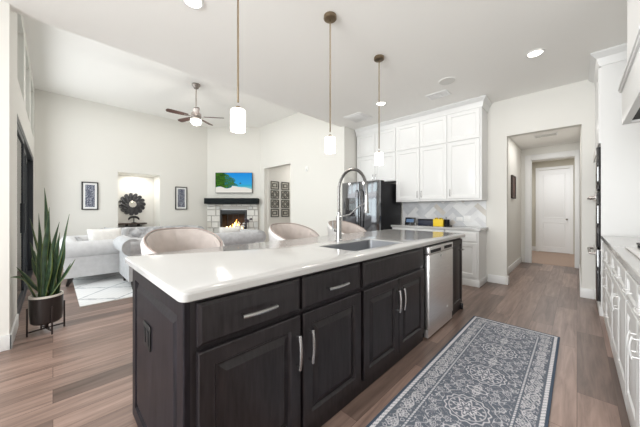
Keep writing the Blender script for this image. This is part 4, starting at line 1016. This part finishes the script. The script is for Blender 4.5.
MB().lathe([(0.115, 0.0), (0.115, -0.006), (0.105, -0.008)], 36).build('rim', 'ceil', r); MB().lathe([(0.104, -0.0055), (0.10, -0.0085), (0.03, -0.009)], 36).build('grille', 'pale', r)
r = thing('access_panel', 'square white ceiling register above the refrigerator corner', 'vent', (4.115, 3.01, 2.9995))
MB().box(-0.20, 0.20, -0.20, 0.20, -0.012, 0, bev=0.004).build('frame', 'plate', r); MB().box(-0.15, 0.15, -0.15, 0.15, -0.018, -0.012, bev=0.003).build('panel', 'plate', r)
r = thing('ceiling_vent', 'small air vent in the hall ceiling beyond the opening', 'vent', (6.5, 0.42, 2.6195))
MB().box(-0.10, 0.10, -0.17, 0.17, -0.01, 0, bev=0.003).build('frame', 'plate', r); mb = MB(); [mb.box(-0.08+0.03*k, -0.07+0.03*k, -0.15, 0.15, -0.014, -0.010) for k in range(6)]; mb.build('louvre', 'pale', r)
# ceiling fan
FXX, FYY = 1.98, 5.37
r = thing('ceiling_fan', 'five-blade walnut ceiling fan with lit globe in the living room', 'ceiling fan', (FXX, FYY, 0))
MB().lathe([(0.078, 3.689), (0.078, 3.67), (0.045, 3.61), (0.02, 3.60)], 24).build('canopy', 'nickel', r)
MB().tube([(0, 0, 3.61), (0, 0, 3.15)], 0.012, 10).build('downrod', 'nickel', r)
MB().lathe([(0.02, 3.16), (0.06, 3.145), (0.095, 3.11), (0.100, 3.05), (0.075, 3.02), (0.065, 3.00)], 28).build('motor_housing', 'nickel', r)
MB().lathe([(0.065, 3.00), (0.10, 2.99), (0.105, 2.95), (0.075, 2.90), (0.03, 2.885)], 28).build('lamp_globe', 'fanlens', r)
for k in range(5):
    a = radians(72*k + 8 - 45.6)
    xf = Matrix.Rotation(a, 4, 'Z') @ Matrix.Translation((0, 0, 3.05)) @ Matrix.Rotation(radians(13), 4, 'X')
    mb = MB(xf); out = [(0.15, -0.035), (0.26, -0.048), (0.45, -0.056), (0.51, -0.048), (0.53, -0.018), (0.53, 0.018), (0.51, 0.048), (0.45, 0.056), (0.26, 0.048), (0.15, 0.035)]
    mb.prism(out, 'z', -0.004, 0.004); b = mb.build('blade', 'blade', r)
    MB(xf).box(0.09, 0.22, -0.018, 0.018, -0.009, -0.004).build('blade_iron', 'nickel', b)
l = bpy.data.lights.new('fan_bulb', 'POINT'); l.energy = 10; l.color = (1, 0.95, 0.88); l.shadow_soft_size = 0.1
lo = bpy.data.objects.new('fan_bulb', l); C.objects.link(lo); lo.location = (0, 0, 2.78); lo.parent = r
area('niche_downlight', (1.54, 8.25, 2.12), (0, 0, 0), 0.3, 0.2, 4.5, (1, 0.97, 0.92))  # lamp added to brighten the niche, no fixture there
# added fill lamps so the closed halls and corridor are not dark, no fixtures
area('hall_can_light', (6.4, 0.44, 2.60), (0, 0, 0), 1.0, 0.5, 7, (1, 0.98, 0.96))
area('back_hall_light', (8.8, 0.4, 2.60), (0, 0, 0), 0.8, 0.8, 15, (0.97, 0.98, 1.0))
area('corridor_light', (5.5, 5.95, 2.73), (0, 0, 0), 0.4, 0.4, 7, (1, 0.97, 0.93))
